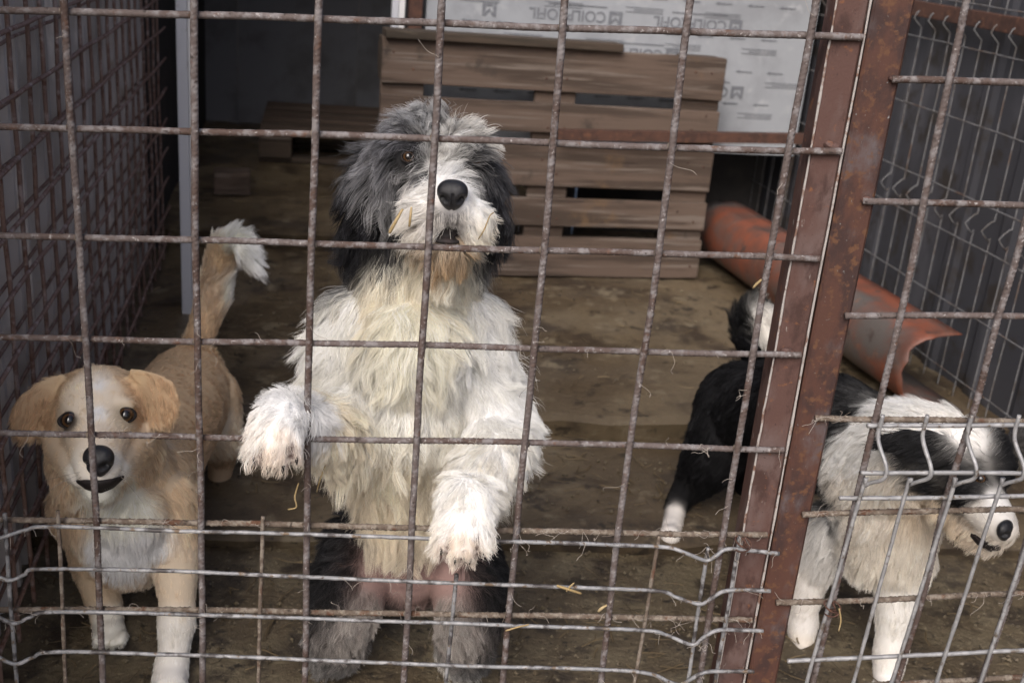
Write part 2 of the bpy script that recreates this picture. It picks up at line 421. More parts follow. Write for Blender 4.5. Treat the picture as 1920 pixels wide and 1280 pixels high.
# lumps of weld and rust where the bars cross
wm = []
for q in range(3):
    bm = bmesh.new()
    bmesh.ops.create_icosphere(bm, subdivisions=2, radius=.0058)
    for v in bm.verts: v.co *= 1 + .5 * mnoise.noise(v.co * 220 + Vector((q * 7.7, 0, 0)))
    w_ = bm_mesh('weld', bm, True); w_.materials.append(REBAR_MUD); wm.append(w_)
def track(pts, t_axis, val):
    xs, ys = [q[0] for q in pts], [q[1] for q in pts]
    return np.interp(val, ys, xs) if t_axis == 'y' else np.interp(val, xs, ys)
for k, v in enumerate(VB):
    for j, h in enumerate(HB):
        x = v[0][0]
        for _ in range(6):
            y = track(h, 'x', x); x = track(v, 'y', y)
        o = bpy.data.objects.new('weld', wm[(k * 3 + j) % 3]); COL.objects.link(o)
        o.parent = gate; o.matrix_parent_inverse = parent_inv(gate)
        o.location = at(x, y, -.0045); o.rotation_euler = (k, j * 1.3, k + j); o.scale = (1, 1, 1)
# welded-on square tubes
def tube_post(name, x0, x1, ztop, zbot, yf, depth, mat, par=None, lean=None):
    """x0/x1: front corners (world points) at top and bottom"""
    bm = bmesh.new()
    (ax, bx_), (cx_, dx_) = x0, x1
    n = 24
    rings = []
    for k in range(n + 1):
        t = k / n
        z = ztop + (zbot - ztop) * t
        l = ax + (cx_ - ax) * t; r = bx_ + (dx_ - bx_) * t
        c = .0035
        ring = [(l + c, yf), (r - c, yf), (r, yf + c), (r, yf + depth - c), (r - c, yf + depth), (l + c, yf + depth), (l, yf + depth - c), (l, yf + c)]
        rings.append([bm.verts.new((x, y, z)) for x, y in ring])
    for a, b in zip(rings, rings[1:]):
        for i in range(8):
            bm.faces.new((a[i], a[(i + 1) % 8], b[(i + 1) % 8], b[i]))
    bm.faces.new(rings[0]); bm.faces.new(rings[-1][::-1])
    return link(name, bm_mesh(name, bm), mat, par)
def px_span(y, xl, xr, Y): return at(xl, y, Y)[0], at(xr, y, Y)[0]
GY = .0062
tp, bt = at(1600, -60, GY), at(1350, 1370, GY)
top_l, top_r = at(1569, 0, GY), at(1632, 0, GY)
bot_l, bot_r = at(1343, 1280, GY), at(1394, 1280, GY)
def ext(a, b, z): t = (z - a[2]) / (b[2] - a[2]); return a[0] + (b[0] - a[0]) * t
tube_post('tube', (ext(top_l, bot_l, 1.25), ext(top_r, bot_r, 1.25)), (ext(top_l, bot_l, .0), ext(top_r, bot_r, .0)), 1.25, .0, GY, .042, POST_GATE, gate)
# pale strip along the tube's right edge
pts = [(ext(top_r, bot_r, z) + .0008, GY + .0012, z) for z in np.linspace(1.25, 0, 30)]
link('pale_edge', tube_mesh('pale_edge', pts, .0017, .02, 6, False, .0004, .25, seed=3), EDGE, gate)
pts = [(ext(top_l, bot_l, z) + .0006, GY + .0012, z) for z in np.linspace(1.25, 0, 30)]  # pale strip along the left edge
link('pale_edge', tube_mesh('pale_edge', pts, .0016, .008, 6, False, .0004, .35, seed=4), EDGE, gate)
def weld(par, p, r=.008, seed=0):
    bm = bmesh.new()
    bmesh.ops.create_icosphere(bm, subdivisions=3, radius=r)
    for v in bm.verts:
        v.co *= 1 + .45 * mnoise.noise(v.co * 160 + Vector((seed * 3.3, 0, 0)))
        v.co.z *= .7; v.co.y *= .6
        v.co += Vector(tuple(map(float, p)))
    return link('weld', bm_mesh('weld', bm, True), POST_GATE, par)
for k, (x, y) in enumerate([(1556, 272), (1566, 276), (1476, 658), (1482, 662), (1420, 1000), (1600, 68), (1520, 482)]):
    weld(gate, at(x, y, .004), .0075 if k < 4 else .005, k)

post = None
tl, tr = at(1641, 0, .004), at(1719, 0, .004)
bl, br = at(1402, 1280, .004), at(1457, 1280, .004)
post = tube_post('fence_post', (ext(tl, bl, 1.25), ext(tr, br, 1.25)), (ext(tl, bl, -.12), ext(tr, br, -.12)), 1.25, -.12, .006, .05, POST_FIX)
tag(post, 'wide rust-brown square steel post right of the gate', 'post')

fence = empty('rebar_fence', at(1700, 1330, 0))
tag(fence, 'rusty rebar mesh fence panel to the right of the steel post', 'fence')
RV = [[(1824, -60), (1812, 0), (1755, 260), (1692, 580), (1638, 800), (1560, 1130), (1522, 1280), (1500, 1370)],
      [(2035, -60), (1920, 425), (1870, 600), (1834, 745), (1777, 926), (1733, 1105), (1687, 1259), (1655, 1370)],
      [(2040, 560), (1919, 1035), (1895, 1111), (1839, 1276), (1810, 1370)]]
for k, v in enumerate(RV):
    bar(fence, [at(x, y, -.0098) for x, y in v], seed=40 + k, r=.0048)
RH = [[(1672, 149), (1780, 151), (2080, 163)], [(1618, 376), (1730, 379), (2080, 390)], [(1584, 591), (1700, 592), (2080, 594)],
      [(1528, 784), (1640, 786), (2080, 791)], [(1504, 963), (1620, 960), (2080, 953)], [(1455, 1128), (1560, 1126), (1800, 1117), (2080, 1106)], [(1440, 1300), (1600, 1285), (2080, 1262)]]
for k, h in enumerate(RH):
    bar(fence, [at(x, y, 0) for x, y in h], seed=50 + k, r=.0045, mat=REBAR_MUD if k > 2 else REBAR, rough=.09 if k > 2 else .04)
for k, (x, y) in enumerate([(1624, 374), (1535, 783), (1676, 149), (1462, 1127)]):
    weld(fence, at(x, y, .002), .0065, 20 + k)

# galvanised panels tied on in front
def wire(par, pts, seed=0, r=.0030, mat=GALV, wob=.0006, rough=.10):
    return link('wire', tube_mesh('wire', pts, r, .004, 8, False, wob, rough, seed=seed), mat, par)
def tie(par, c, seed=0, s=.012):
    rng = np.random.default_rng(seed)
    pts = []
    for t in np.linspace(0, 4.5 * np.pi, 40):
        pts.append(np.array(c) + np.array([math.cos(t) * s * .75 + (t - 6) * .0006, -.006 + math.sin(t) * s * .9, math.sin(t * .5 + .4) * s * .7]))
    pts += [pts[-1] + np.array([.004, -.004, -.012]), pts[-1] + np.array([.009, -.003, -.026])]
    return link('tie_wire', tube_mesh('tie_wire', pts, .0012, .003, 6, False, .0004, .1, seed=seed), RUST, par)
panel = empty('wire_mesh_panel', at(700, 1330, -.03))
tag(panel, 'galvanised wire mesh panel tied across the bottom of the gate', 'wire mesh')
FY, BY = -.024, -.030
GH = [[(-60, 1030), (-30, 1018), (12, 1005), (47, 994), (102, 987), (375, 995), (574, 1001), (781, 1009), (969, 1015), (1156, 1021), (1250, 1025), (1289, 1037), (1324, 1050), (1344, 1040), (1363, 1029), (1400, 1031), (1461, 1037)],
      [(-60, 1062), (-25, 1070), (16, 1087), (47, 1076), (86, 1066), (375, 1073), (781, 1089), (969, 1097), (1219, 1107), (1266, 1119), (1312, 1132), (1336, 1119), (1359, 1107), (1400, 1105), (1445, 1107)],
      [(-60, 1138), (-20, 1146), (23, 1167), (55, 1156), (102, 1146), (375, 1152), (781, 1166), (969, 1172), (1203, 1180), (1250, 1189), (1297, 1207), (1320, 1193), (1344, 1181), (1390, 1181), (1431, 1183)],
      [(-60, 1214), (-18, 1224), (27, 1244), (62, 1232), (109, 1222), (375, 1228), (781, 1244), (1133, 1255), (1219, 1263), (1252, 1277), (1275, 1284), (1298, 1272), (1325, 1260), (1370, 1258), (1414, 1258)],
      [(-60, 1300), (100, 1310), (781, 1330), (1240, 1345), (1400, 1338)]]
for k, h in enumerate(GH):
    wire(panel, [at(x, y, FY - (.006 if 1280 < x < 1345 or -10 < x < 40 else 0)) for x, y in h], seed=70 + k)
GV = [[(8, 962), (32, 1280), (38, 1370)], [(109, 957), (122, 1280), (126, 1370)], [(492, 968), (485, 1280), (483, 1370)],
      [(857, 1076), (836, 1280), (827, 1370)], [(1236, 1004), (1189, 1280), (1172, 1370)], [(1328, 1026), (1290, 1280), (1276, 1370)], [(1388, 1004), (1341, 1280), (1325, 1370)]]
for k, v in enumerate(GV):
    wire(panel, [at(x, y, FY + .0066) for x, y in v], seed=80 + k, mat=GALV if k in (0, 3, 5, 6) else REBAR_MUD)
tie(panel, at(1389, 1018, -.02), 1)
panel2 = empty('wire_mesh_panel', at(1700, 1330, -.03))
tag(panel2, 'galvanised wire mesh panel with kinked uprights tied to the right fence', 'wire mesh')
def kinked(x0, x1, y1=1280):
    # a straight upright that juts towards the viewer in one kink below its top
    dx = x0 - 1655
    return [at(1655 + dx, 778, FY), at(1646 + dx, 822, FY)] + [at(1661 + dx * 1.01, 876, FY - .020), at(1656 + dx * 1.01, 897, FY - .020)] + [at(1624 + dx, 909, FY - .004), at(1611 + dx, 938, FY), at(x1, y1, FY)]
for k, (a, b, yb) in enumerate([(1655, 1487, 1370), (1739, 1573, 1370), (1823, 1644, 1370), (1911, 1727, 1370), (1998, 1806, 1370), (2083, 1884, 1370)]):
    wire(panel2, kinked(a, b, yb), seed=90 + k, mat=GALV_CLEAN, r=.0030)
for k, h in enumerate([[(1626, 798), (2080, 797)], [(1614, 887), (2080, 886)], [(1573, 934), (1760, 932), (2080, 926)], [(1476, 1237), (1700, 1229), (2080, 1212)]]):
    wire(panel2, [at(x, y, FY - .014 if k == 1 else FY + .007) for x, y in h], seed=100 + k, mat=GALV_CLEAN, r=.0034)
tie(panel2, at(1556, 1138, -.02), 5)

# left side: rusty welded mesh standing off the sheet wall
side = empty('rebar_mesh', tuple(LW0))
tag(side, 'rusty close-set welded mesh along the left side wall', 'mesh fence')
def lw(s, z, off=0.0): return LW0 + DEPTH * s + ACROSS * off + np.array([0, 0, z])
for k in range(22):
    s = -1.86 + k * .119
    sm = random.uniform(-.006, .006)
    bar(side, [lw(s + sm, -.03, 0), lw(s, 1.7, 0)], r=.0042, mat=SIDE_BAR, ribs=False, step=.02, sides=7, wob=.0015, seed=200 + k)
for k in range(17):
    z = .055 + k * .1015
    bar(side, [lw(-1.95, z, .008), lw(.78, z, .008)], r=.0042, mat=SIDE_BAR, ribs=False, step=.03, sides=7, wob=.0015, seed=230 + k)
    bar(side, [lw(-1.95, z - .042, -.045), lw(.70, z - .042, -.045)], r=.0036, mat=SIDE_BAR, ribs=False, step=.03, sides=6, wob=.0015, seed=260 + k)

# right side: thin galvanised fence with a rusty rail
rfence = empty('wire_fence', tuple(RW0))
tag(rfence, 'thin galvanised wire fence with kinked uprights against the dark right wall', 'wire fence')
def rw(s, z, off=0.0): return RW0 + DEPTH * s - ACROSS * off + np.array([0, 0, z])
for k in range(34):
    s = -.95 + k * .085
    pts = [rw(s, -.02)]
    for zc in (.50, 1.02):
        pts += [rw(s, zc - .06), rw(s, zc - .03, .004), rw(s, zc, .032), rw(s, zc + .03, .004), rw(s, zc + .06)]
    pts += [rw(s, 1.5)]
    link('wire', tube_mesh('wire', pts, .0019, .02, 6, False, .0006, 0, seed=k), GALV_DULL, rfence)
for k, z in enumerate((.06, .25, .44, .56, .76, .96, 1.08, 1.3)):
    link('wire', tube_mesh('wire', [rw(-1.0, z, .003), rw(1.95, z, .003)], .0019, .05, 6, False, .001, 0, seed=k), GALV_DULL, rfence)
bm = bmesh.new()
add_box(bm, (0, 0, 0), (2.9, .03, .045), .003)
rl = link('rail', bm_mesh('rail', bm), RUST)
rl.location = rw(-1.0, 1.02, -.012); rl.rotation_euler = (0, 0, math.atan2(DEPTH[1], DEPTH[0]))
to_child(rl, rfence)

# ================================================================== BACK OF THE PEN
def white_post(px, py, w, name, label, mat, z=0.0, h=1.6, extra=None):
    p = fl(px, py, z)
    root = empty(name, tuple(p))
    root.rotation_euler = (0, 0, math.atan2(ACROSS[1], ACROSS[0]))
    tag(root, label, 'post')
    bm = bmesh.new()
    add_box(bm, (-w / 2, 0, 0), (w / 2, .04, h), .003)
    o = link('profile', bm_mesh('profile', bm), mat); o.parent = root
    bm = bmesh.new()
    add_box(bm, (w / 2 + .001, .004, 0), (w / 2 + .016, .044, h), .002)
    o = link('edge_strip', bm_mesh('edge_strip', bm), WHITE_DIRTY); o.parent = root
    return root
white_post(351, 590, .030, 'metal_post', 'white metal post beside the left mesh, standing behind the pale dog', WHITE_METAL)
pb = hit(741, 40, PAL0 + np.array([0, .22, 0]), PN)
r2 = empty('metal_post', (pb[0], pb[1], 0), .175)
tag(r2, 'white metal post at the left edge of the printed panel', 'post')
o = link('profile', box_mesh('profile', (-.012, 0, 0), (.010, .03, 1.5), .002), WHITE_METAL); o.parent = r2
o = link('edge_strip', box_mesh('edge_strip', (.011, .003, 0), (.032, .033, 1.5), .002), WHITE_DIRTY); o.parent = r2
pb = hit(779, 40, PAL0 + np.array([0, .22, 0]), PN)
o = link('steel_post', box_mesh('steel_post', (-.024, 0, 0), (.022, .03, 1.5), .003), RUST)
o.location = (pb[0], pb[1], 0); o.rotation_euler = (0, 0, .175)
tag(o, 'narrow rusty post between the white post and the printed panel', 'post')

# printed insulation panel, hung upside down
pan = empty('insulation_panel', tuple(PAL0 + np.array([0, .25, 0])), .175)
tag(pan, 'grey film-faced insulation panel printed with upside-down lettering behind the pallet', 'panel')
o = link('board', box_mesh('board', (-.37, 0, .43), (1.09, .05, 1.5), .004), PANEL); o.parent = pan
def text_mesh(body, size):
    cu = bpy.data.curves.new('t', 'FONT')
    cu.body, cu.size, cu.extrude = body, size, .0006
    cu.offset = size * .018
    t = bpy.data.objects.new('t', cu)
    COL.objects.link(t)
    dg = bpy.context.evaluated_depsgraph_get()
    me = bpy.data.meshes.new_from_object(t.evaluated_get(dg))
    bpy.data.objects.remove(t)
    me.materials.clear()
    return me
TM = text_mesh('COILPROFIL', .052)
tw = max(v.co.x for v in TM.vertices)
TM.materials.append(PRINT)
def logo_mesh():
    bm = bmesh.new()
    # a square stamp with a folded-envelope notch, as on the film
    for q in ([(0, 0), (.05, 0), (.05, .012), (0, .012)], [(0, .012), (.012, .012), (.012, .045), (0, .045)], [(.038, .012), (.05, .012), (.05, .045), (.038, .045)],
              [(.012, .045), (.012, .033), (.025, .018), (.025, .028)], [(.025, .028), (.025, .018), (.038, .033), (.038, .045)]):
        bm.faces.new([bm.verts.new((x, y, 0)) for x, y in q])
    ex = bmesh.ops.extrude_face_region(bm, geom=list(bm.faces))
    for v in ex['geom']:
        if isinstance(v, bmesh.types.BMVert): v.co.z += .001
    return bm_mesh('logo', bm)
LM = logo_mesh(); LM.materials.append(PRINT)
AM = None
def flat(polys, name):
    bm = bmesh.new()
    for q in polys: bm.faces.new([bm.verts.new((x, y, 0)) for x, y in q])
    ex = bmesh.ops.extrude_face_region(bm, geom=list(bm.faces))
    for v in ex['geom']:
        if isinstance(v, bmesh.types.BMVert): v.co.z += .001
    me = bm_mesh(name, bm); me.materials.append(PRINT)
    return me
AM = flat([[(0, -.0022), (.05, -.0022), (.05, .0022), (0, .0022)], [(.05, -.006), (.066, 0), (.05, .006)]], 'arrow')
FM = flat([[(0, k * .008), (.14 - .03 * (k % 2), k * .008), (.14 - .03 * (k % 2), k * .008 + .0022), (0, k * .008 + .0022)] for k in range(3)], 'fine_print')
BM_ = flat([[(0, 0), (.215, 0), (.215, .004), (0, .004)]], 'underline')
def stick(me, name, x, z):
    o = bpy.data.objects.new(name, me); COL.objects.link(o); o.parent = pan
    o.location = (x, -.0012, z)
    o.rotation_euler = (math.radians(90), math.radians(180), 0)      # face the pen, turned head over heels
    return o
row = 0
for rz in np.arange(.56, 1.48, .118):
    off = (-.10 if row % 2 else .13) - .045 * (row // 2 % 2)
    for k in range(-1, 4):
        x = .02 + k * .46 + off
        if -.30 < x < 1.02:
            if x - .06 - tw > -.36:
                stick(TM, 'lettering', x - .06, rz)
                stick(BM_, 'underline', x - .06, rz + .016 + .004)
            stick(LM, 'logo', x, rz + .006)
    for k in range(11):
        x = -.28 + k * .125 + off * .2
        if -.29 < x < 1.07: stick(AM, 'arrow', x, rz - .058)
    for k in range(5):
        x = -.18 + k * .30 + off * .5
        if -.2 < x < 1.07: stick(FM, 'fine_print', x, rz - .092)
    row += 1

# ---- Euro pallet standing on its long edge
def make_pallet():
    root = empty('wooden_pallet')
    def board(x0, x1, y0, y1, z0, z1, seed, m=WOOD, name='board', jit=.0015):
        bm = bmesh.new()
        nx = 12
        vs4 = []
        for i in range(nx + 1):
            t = i / nx; x = x0 + (x1 - x0) * t
            w = .0022 * mnoise.noise(Vector((x * 6, seed * 1.7, 0))); w2 = .0022 * mnoise.noise(Vector((x * 6, seed * 1.7, 9)))
            if i in (0, nx): w += random.uniform(-.003, .003)
            vs4.append([bm.verts.new(p) for p in ((x, y0, z0 + w), (x, y0, z1 + w2), (x, y1, z1 + w2), (x, y1, z0 + w))])
        for a, b in zip(vs4, vs4[1:]):
            for q in range(4): bm.faces.new((a[q], b[q], b[(q + 1) % 4], a[(q + 1) % 4]))
        bm.faces.new(vs4[0]); bm.faces.new(vs4[-1][::-1])
        bmesh.ops.recalc_face_normals(bm, faces=bm.faces)
        bmesh.ops.bevel(bm, geom=[e for e in bm.edges if e.calc_face_angle(0) > .9], offset=.0025, segments=1, affect='EDGES')
        o = link(name, bm_mesh(name, bm), m); o.parent = root
        return o
    zs = [(0, .145), (.1855, .2855), (.3275, .4725), (.5145, .6145), (.655, .80)]
    for k, (a, b) in enumerate(zs):
        board(-.60, .60, 0, .022, a, b, k, WOOD)
    for k, x in enumerate((-.60, -.0725, .455)):
        board(x, x + .145, .0225, .0445, 0, .80, 10 + k, WOOD, 'cross_board')
        for j, z in enumerate((0, .3275, .655)):
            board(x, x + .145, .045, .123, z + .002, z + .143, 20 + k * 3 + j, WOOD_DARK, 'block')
    nm = tube_mesh('nail', [(0, -.0012, 0), (0, .004, 0)], .0042, .002, 8)
    nm.materials.append(RUST)
    for (za, zb) in zs:
        for x in (-.56, -.50, -.03, .03, .50, .56):
            o = bpy.data.objects.new('nail', nm); COL.objects.link(o); o.parent = root
            o.location = (x + random.uniform(-.012, .012), 0, (za + zb) / 2 + random.choice((-1, 1)) * random.uniform(.015, .035))
    for k, z in enumerate((0, .3275, .655)):
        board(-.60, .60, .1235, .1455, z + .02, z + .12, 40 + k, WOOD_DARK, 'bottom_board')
    return root
pal = make_pallet()
pc = PAL0 + PD * .105
pal.location = (pc[0], pc[1], .006)
pal.rotation_euler = (math.radians(-1.2), 0, .175)
tag(pal, 'weathered wooden pallet standing on its long edge behind the shaggy dog', 'pallet')
def copy_tree(o, parent=None):
    c = o.copy(); COL.objects.link(c); c.parent = parent
    for ch in o.children: copy_tree(ch, c)
    return c
pal2 = copy_tree(pal)
pal2.location = (-.30, 3.72, .222); pal2.rotation_euler = (math.radians(-90), 0, .12)
tag(pal2, 'wooden pallet lying flat in the dark of the shelter', 'pallet')
a, b = hit(722, 66, PAL0, PN), hit(1168, 97, PAL0, PN)
bm = bmesh.new()
L_ = float(np.linalg.norm(b - a))
for i in range(11):
    pass
add_box(bm, (0, -.012, 0), (L_, .10, .024), .004, .002)
pk = link('plank', bm_mesh('plank', bm), WOOD_DARK)
pk.location = (a[0], a[1], .8085); pk.rotation_euler = (math.radians(-1.2), 0, .175)
tag(pk, 'dark narrow plank lying along the top of the upright pallet', 'plank')
# rusty angle iron across the pallet and the panel
a = hit(1046, 250, PAL0 - np.array([0, .03, 0]), PN); b = hit(1500, 258, PAL0 - np.array([0, .03, 0]), PN)
L_ = float(np.linalg.norm(b - a))
bm = bmesh.new()
prof = [(0, 0), (.034, 0), (.034, .004), (.004, .004), (.004, .036), (0, .036)]
va = [bm.verts.new((0, y, -z)) for z, y in prof]; vb = [bm.verts.new((L_ + .25, y, -z)) for z, y in prof]
for i in range(6): bm.faces.new((va[i], va[(i + 1) % 6], vb[(i + 1) % 6], vb[i]))
bm.faces.new(va); bm.faces.new(vb[::-1])
ai = link('angle_iron', bm_mesh('angle_iron', bm), RUST)
d_ = b - a
ai.location = tuple(a + np.array([0, -.012, .012])); ai.rotation_euler = (0, -math.asin(d_[2] / L_), math.atan2(d_[1], d_[0]))
tag(ai, 'rusty brown angle iron running across the pallet towards the gate tube', 'angle iron')
# timber, and a dark backing put in for the shaded void under the panel
w = wall_box('void_backing', np.array([1.35, 3.30, 0]), ACROSS, 1.7, .03, -.02, .62, HUT_DARK)
tag(w, 'dark backing board standing in for the shaded void below the printed panel', 'board')
p = fl(1424, 430, 0.0)
o = link('timber_stake', box_mesh('timber_stake', (-.028, -.02, 0), (.028, .02, .46), .005, .003), WOOD)
o.location = (1.33, 3.05, 0); o.rotation_euler = (.05, .04, .3)
tag(o, 'grey timber stake standing in the dark below the printed panel', 'stake')
o = link('wood_block', box_mesh('wood_block', (-.07, -.05, 0), (.07, .05, .09), .006, .006), WOOD)
q = fl(436, 362, .07); o.location = (q[0], q[1], .072); o.rotation_euler = (0, 0, .25)
tag(o, 'small wood block on the floor of the dark shelter', 'wood block')

# ---- red ridge cap: a long bent sheet lying on its side
far = fl(1318, 500, .0) + np.array([.02, .10, .125]); near = fl(1722, 790, 0.0) + np.array([.0, .0, .125])
ax = near - far; Lr = np.linalg.norm(ax); ax = ax / Lr
sidev = np.cross(ax, [0, 0, 1]); sidev /= np.linalg.norm(sidev)
if sidev[0] > 0: sidev = -sidev           # points to the pen's middle
upv = np.cross(sidev, ax); upv = upv if upv[2] > 0 else -upv
prof = [(-.10, .118), (-.06, .116)] + [(-.02 + .085 * math.cos(t), .008 + .105 * math.sin(t)) for t in np.linspace(1.75, -1.55, 18)] + [(-.07, -.098), (-.15, -.108)]
verts, faces = [], []
nL = 24
for k in range(nL + 1):
    for (u, v) in prof:
        jag = (.03 * (1 + mnoise.noise(Vector((u * 30, v * 30, 0)))) if k == nL else 0)
        verts.append(far + ax * (Lr * k / nL - jag) + sidev * (u + .006 * mnoise.noise(Vector((k * .3, v * 4, 1)))) + upv * v)
npf = len(prof)
for k in range(nL):
    for j in range(npf - 1):
        a_ = k * npf + j
        faces.append((a_, a_ + 1, a_ + npf + 1, a_ + npf))
o = link('ridge_cap', mesh('ridge_cap', verts, faces, True), RIDGE)
sd = o.modifiers.new('sheet', 'SOLIDIFY'); sd.thickness = .0025
tag(o, 'red-orange bent metal ridge cap lying on its side along the right wall', 'ridge cap')

# ================================================================== DOGS
def S(px, py, y, r, sx=1.0, sy=1.0, sz=1.0, rot=(0, 0, 0)):
    """a lump of flesh: where it is seen, how far behind the fence plane, radius in picture pixels"""
    p = at(px, py, y)
    return (p, r * mpp(p), (sx, sy, sz), rot)
def chain(*pts, n=7):
    out = []
    for a, b in zip(pts, pts[1:]):
        for t in np.linspace(0, 1, n, endpoint=False):
            q = [a[i] + (b[i] - a[i]) * t for i in range(4)]
            out.append(S(*q))
    out.append(S(*pts[-1]))
    return out
def flap(outline, yfun, thick=.0095, n=5):
    """a thin hanging ear: outline in picture pixels, depth from yfun(px, py)"""
    cx_ = sum(q[0] for q in outline) / len(outline); cy_ = sum(q[1] for q in outline) / len(outline)
    rings = []
    for k in range(n + 1):
        t = 1 - k / n
        rings.append([at(cx_ + (x - cx_) * t, cy_ + (y - cy_) * t, yfun(cx_ + (x - cx_) * t, cy_ + (y - cy_) * t) - .007 * (1 - t ** 2)) for x, y in outline])
    return (rings, thick)
def flesh(name, lumps, voxel=.0055, smooth=5, flaps=()):
    bm = bmesh.new()
    for rings, th in flaps:
        m_ = len(rings[0])
        sides_ = []
        for sgn in (-.5, .5):
            sides_.append([[bm.verts.new(Vector(tuple(map(float, q))) + Vector((0, sgn * th, 0))) for q in r_] for r_ in rings[:-1]] + [bm.verts.new(Vector(tuple(map(float, rings[-1][0]))) + Vector((0, sgn * th, 0)))])
        for si, sd_ in enumerate(sides_):
            for a_, b_ in zip(sd_[:-1], sd_[1:-1]):
                for i in range(m_):
                    q = (a_[i], a_[(i + 1) % m_], b_[(i + 1) % m_], b_[i])
                    bm.faces.new(q if si else q[::-1])
            for i in range(m_):
                q = (sd_[-2][i], sd_[-2][(i + 1) % m_], sd_[-1])
                bm.faces.new(q if si else q[::-1])
        f_, k_ = sides_[0][0], sides_[1][0]
        for i in range(m_): bm.faces.new((f_[i], f_[(i + 1) % m_], k_[(i + 1) % m_], k_[i]))
    bmesh.ops.recalc_face_normals(bm, faces=bm.faces)
    for (p, r, sc, rot) in lumps:
        m = Matrix.Translation(Vector(tuple(map(float, p)))) @ Euler(rot).to_matrix().to_4x4() @ Matrix.Diagonal((r * sc[0], r * sc[1], r * sc[2], 1))
        bmesh.ops.create_icosphere(bm, subdivisions=3, radius=1.0, matrix=m)
    me = bpy.data.meshes.new(name + '_lumps')
    bm.to_mesh(me); bm.free()
    o = bpy.data.objects.new(name + '_lumps', me)
    COL.objects.link(o)
    rm = o.modifiers.new('r', 'REMESH'); rm.mode = 'VOXEL'; rm.voxel_size = voxel; rm.use_smooth_shade = True
    if smooth:
        sm = o.modifiers.new('s', 'SMOOTH'); sm.iterations = smooth; sm.factor = .5
    dg = bpy.context.evaluated_depsgraph_get()
    out = bpy.data.meshes.new_from_object(o.evaluated_get(dg))
    bpy.data.objects.remove(o); bpy.data.meshes.remove(me)
    out.name = name
    return out
def mesh_arrays(me):
    me.calc_loop_triangles()
    V = np.empty(len(me.vertices) * 3); me.vertices.foreach_get('co', V); V = V.reshape(-1, 3)
    N = np.empty(len(me.vertices) * 3); me.vertices.foreach_get('normal', N); N = N.reshape(-1, 3)
    T = np.empty(len(me.loop_triangles) * 3, dtype=np.int32); me.loop_triangles.foreach_get('vertices', T)
    return V, N, T.reshape(-1, 3)

from mathutils.bvhtree import BVHTree
def surface(me):
    V, N, T = mesh_arrays(me)
    return BVHTree.FromPolygons(V.tolist(), T.tolist())
def on(bvh, px, py, out=0.0):
    """where the line of sight through a pixel meets the body; out > 0 lifts it off the skin"""
    r = ray(px, py); r = r / np.linalg.norm(r)
    loc, nor, i, d = bvh.ray_cast(Vector(tuple(C)), Vector(tuple(r)))
    return np.array(loc) - r * out
class Coat:
    """anchors in space, each with the coat's length, lift, lie, colours and thickness there"""
    def __init__(self, gain=1.0, grey=0.0): self.rows, self.gain, self.grey = [], gain, grey
    def add(self, px, py, y, r, L, lift, comb, root, tip=None, dens=1.0, wob=1.0):
        p = at(px, py, y)
        pale = lambda c: tuple(min(.90, v * 1.09) if min(c) > .45 else v for v in c)
        soft = lambda c: tuple(min(.90, (v * (1 - self.grey) + sum(c) / 3 * self.grey) * self.gain) for v in c) if self.gain != 1 else c
        if max(root) < .30: root = tuple(v * .6 for v in root)
        if tip and max(tip) < .30: tip = tuple(v * .55 for v in tip)
        root, tip = soft(pale(root)), soft(pale(tip or root))
        self.rows.append([*p, r * mpp(p), L, lift, *comb, *root, *tip, dens, wob])
    def eval(self, P, sharp=3.2):
        R = np.array(self.rows)
        W = np.zeros((len(P), len(R)))
        for k in range(len(R)):
            d2 = ((P - R[k, :3]) ** 2).sum(1) / R[k, 3] ** 2
            W[:, k] = 1.0 / (d2 + .03) ** sharp
        W /= W.sum(1)[:, None]
        return W @ R[:, 4:]
def vnoise(P, f, seed=0):
    """cheap smooth pseudo-noise in -1..1"""
    rng = np.random.default_rng(seed)
    out = np.zeros(len(P))
    for k in range(6):
        d = rng.normal(0, 1, 3); d /= np.linalg.norm(d)
        out += np.sin(P @ d * f * (1 + .35 * k) * 6.28 + rng.uniform(0, 6.28))
    return out / 3.0

def paint(me, coat, warp=.004):
    V, N, T = mesh_arrays(me)
    Q = coat.eval(V + warp * np.stack([vnoise(V, 14, 1), vnoise(V, 14, 2), vnoise(V, 14, 3)], 1))
    c = np.concatenate([Q[:, 5:8] * .85, np.ones((len(V), 1))], 1)
    a = me.attributes.new('tint', 'FLOAT_COLOR', 'POINT')
    a.data.foreach_set('color', c.astype(np.float32).ravel())

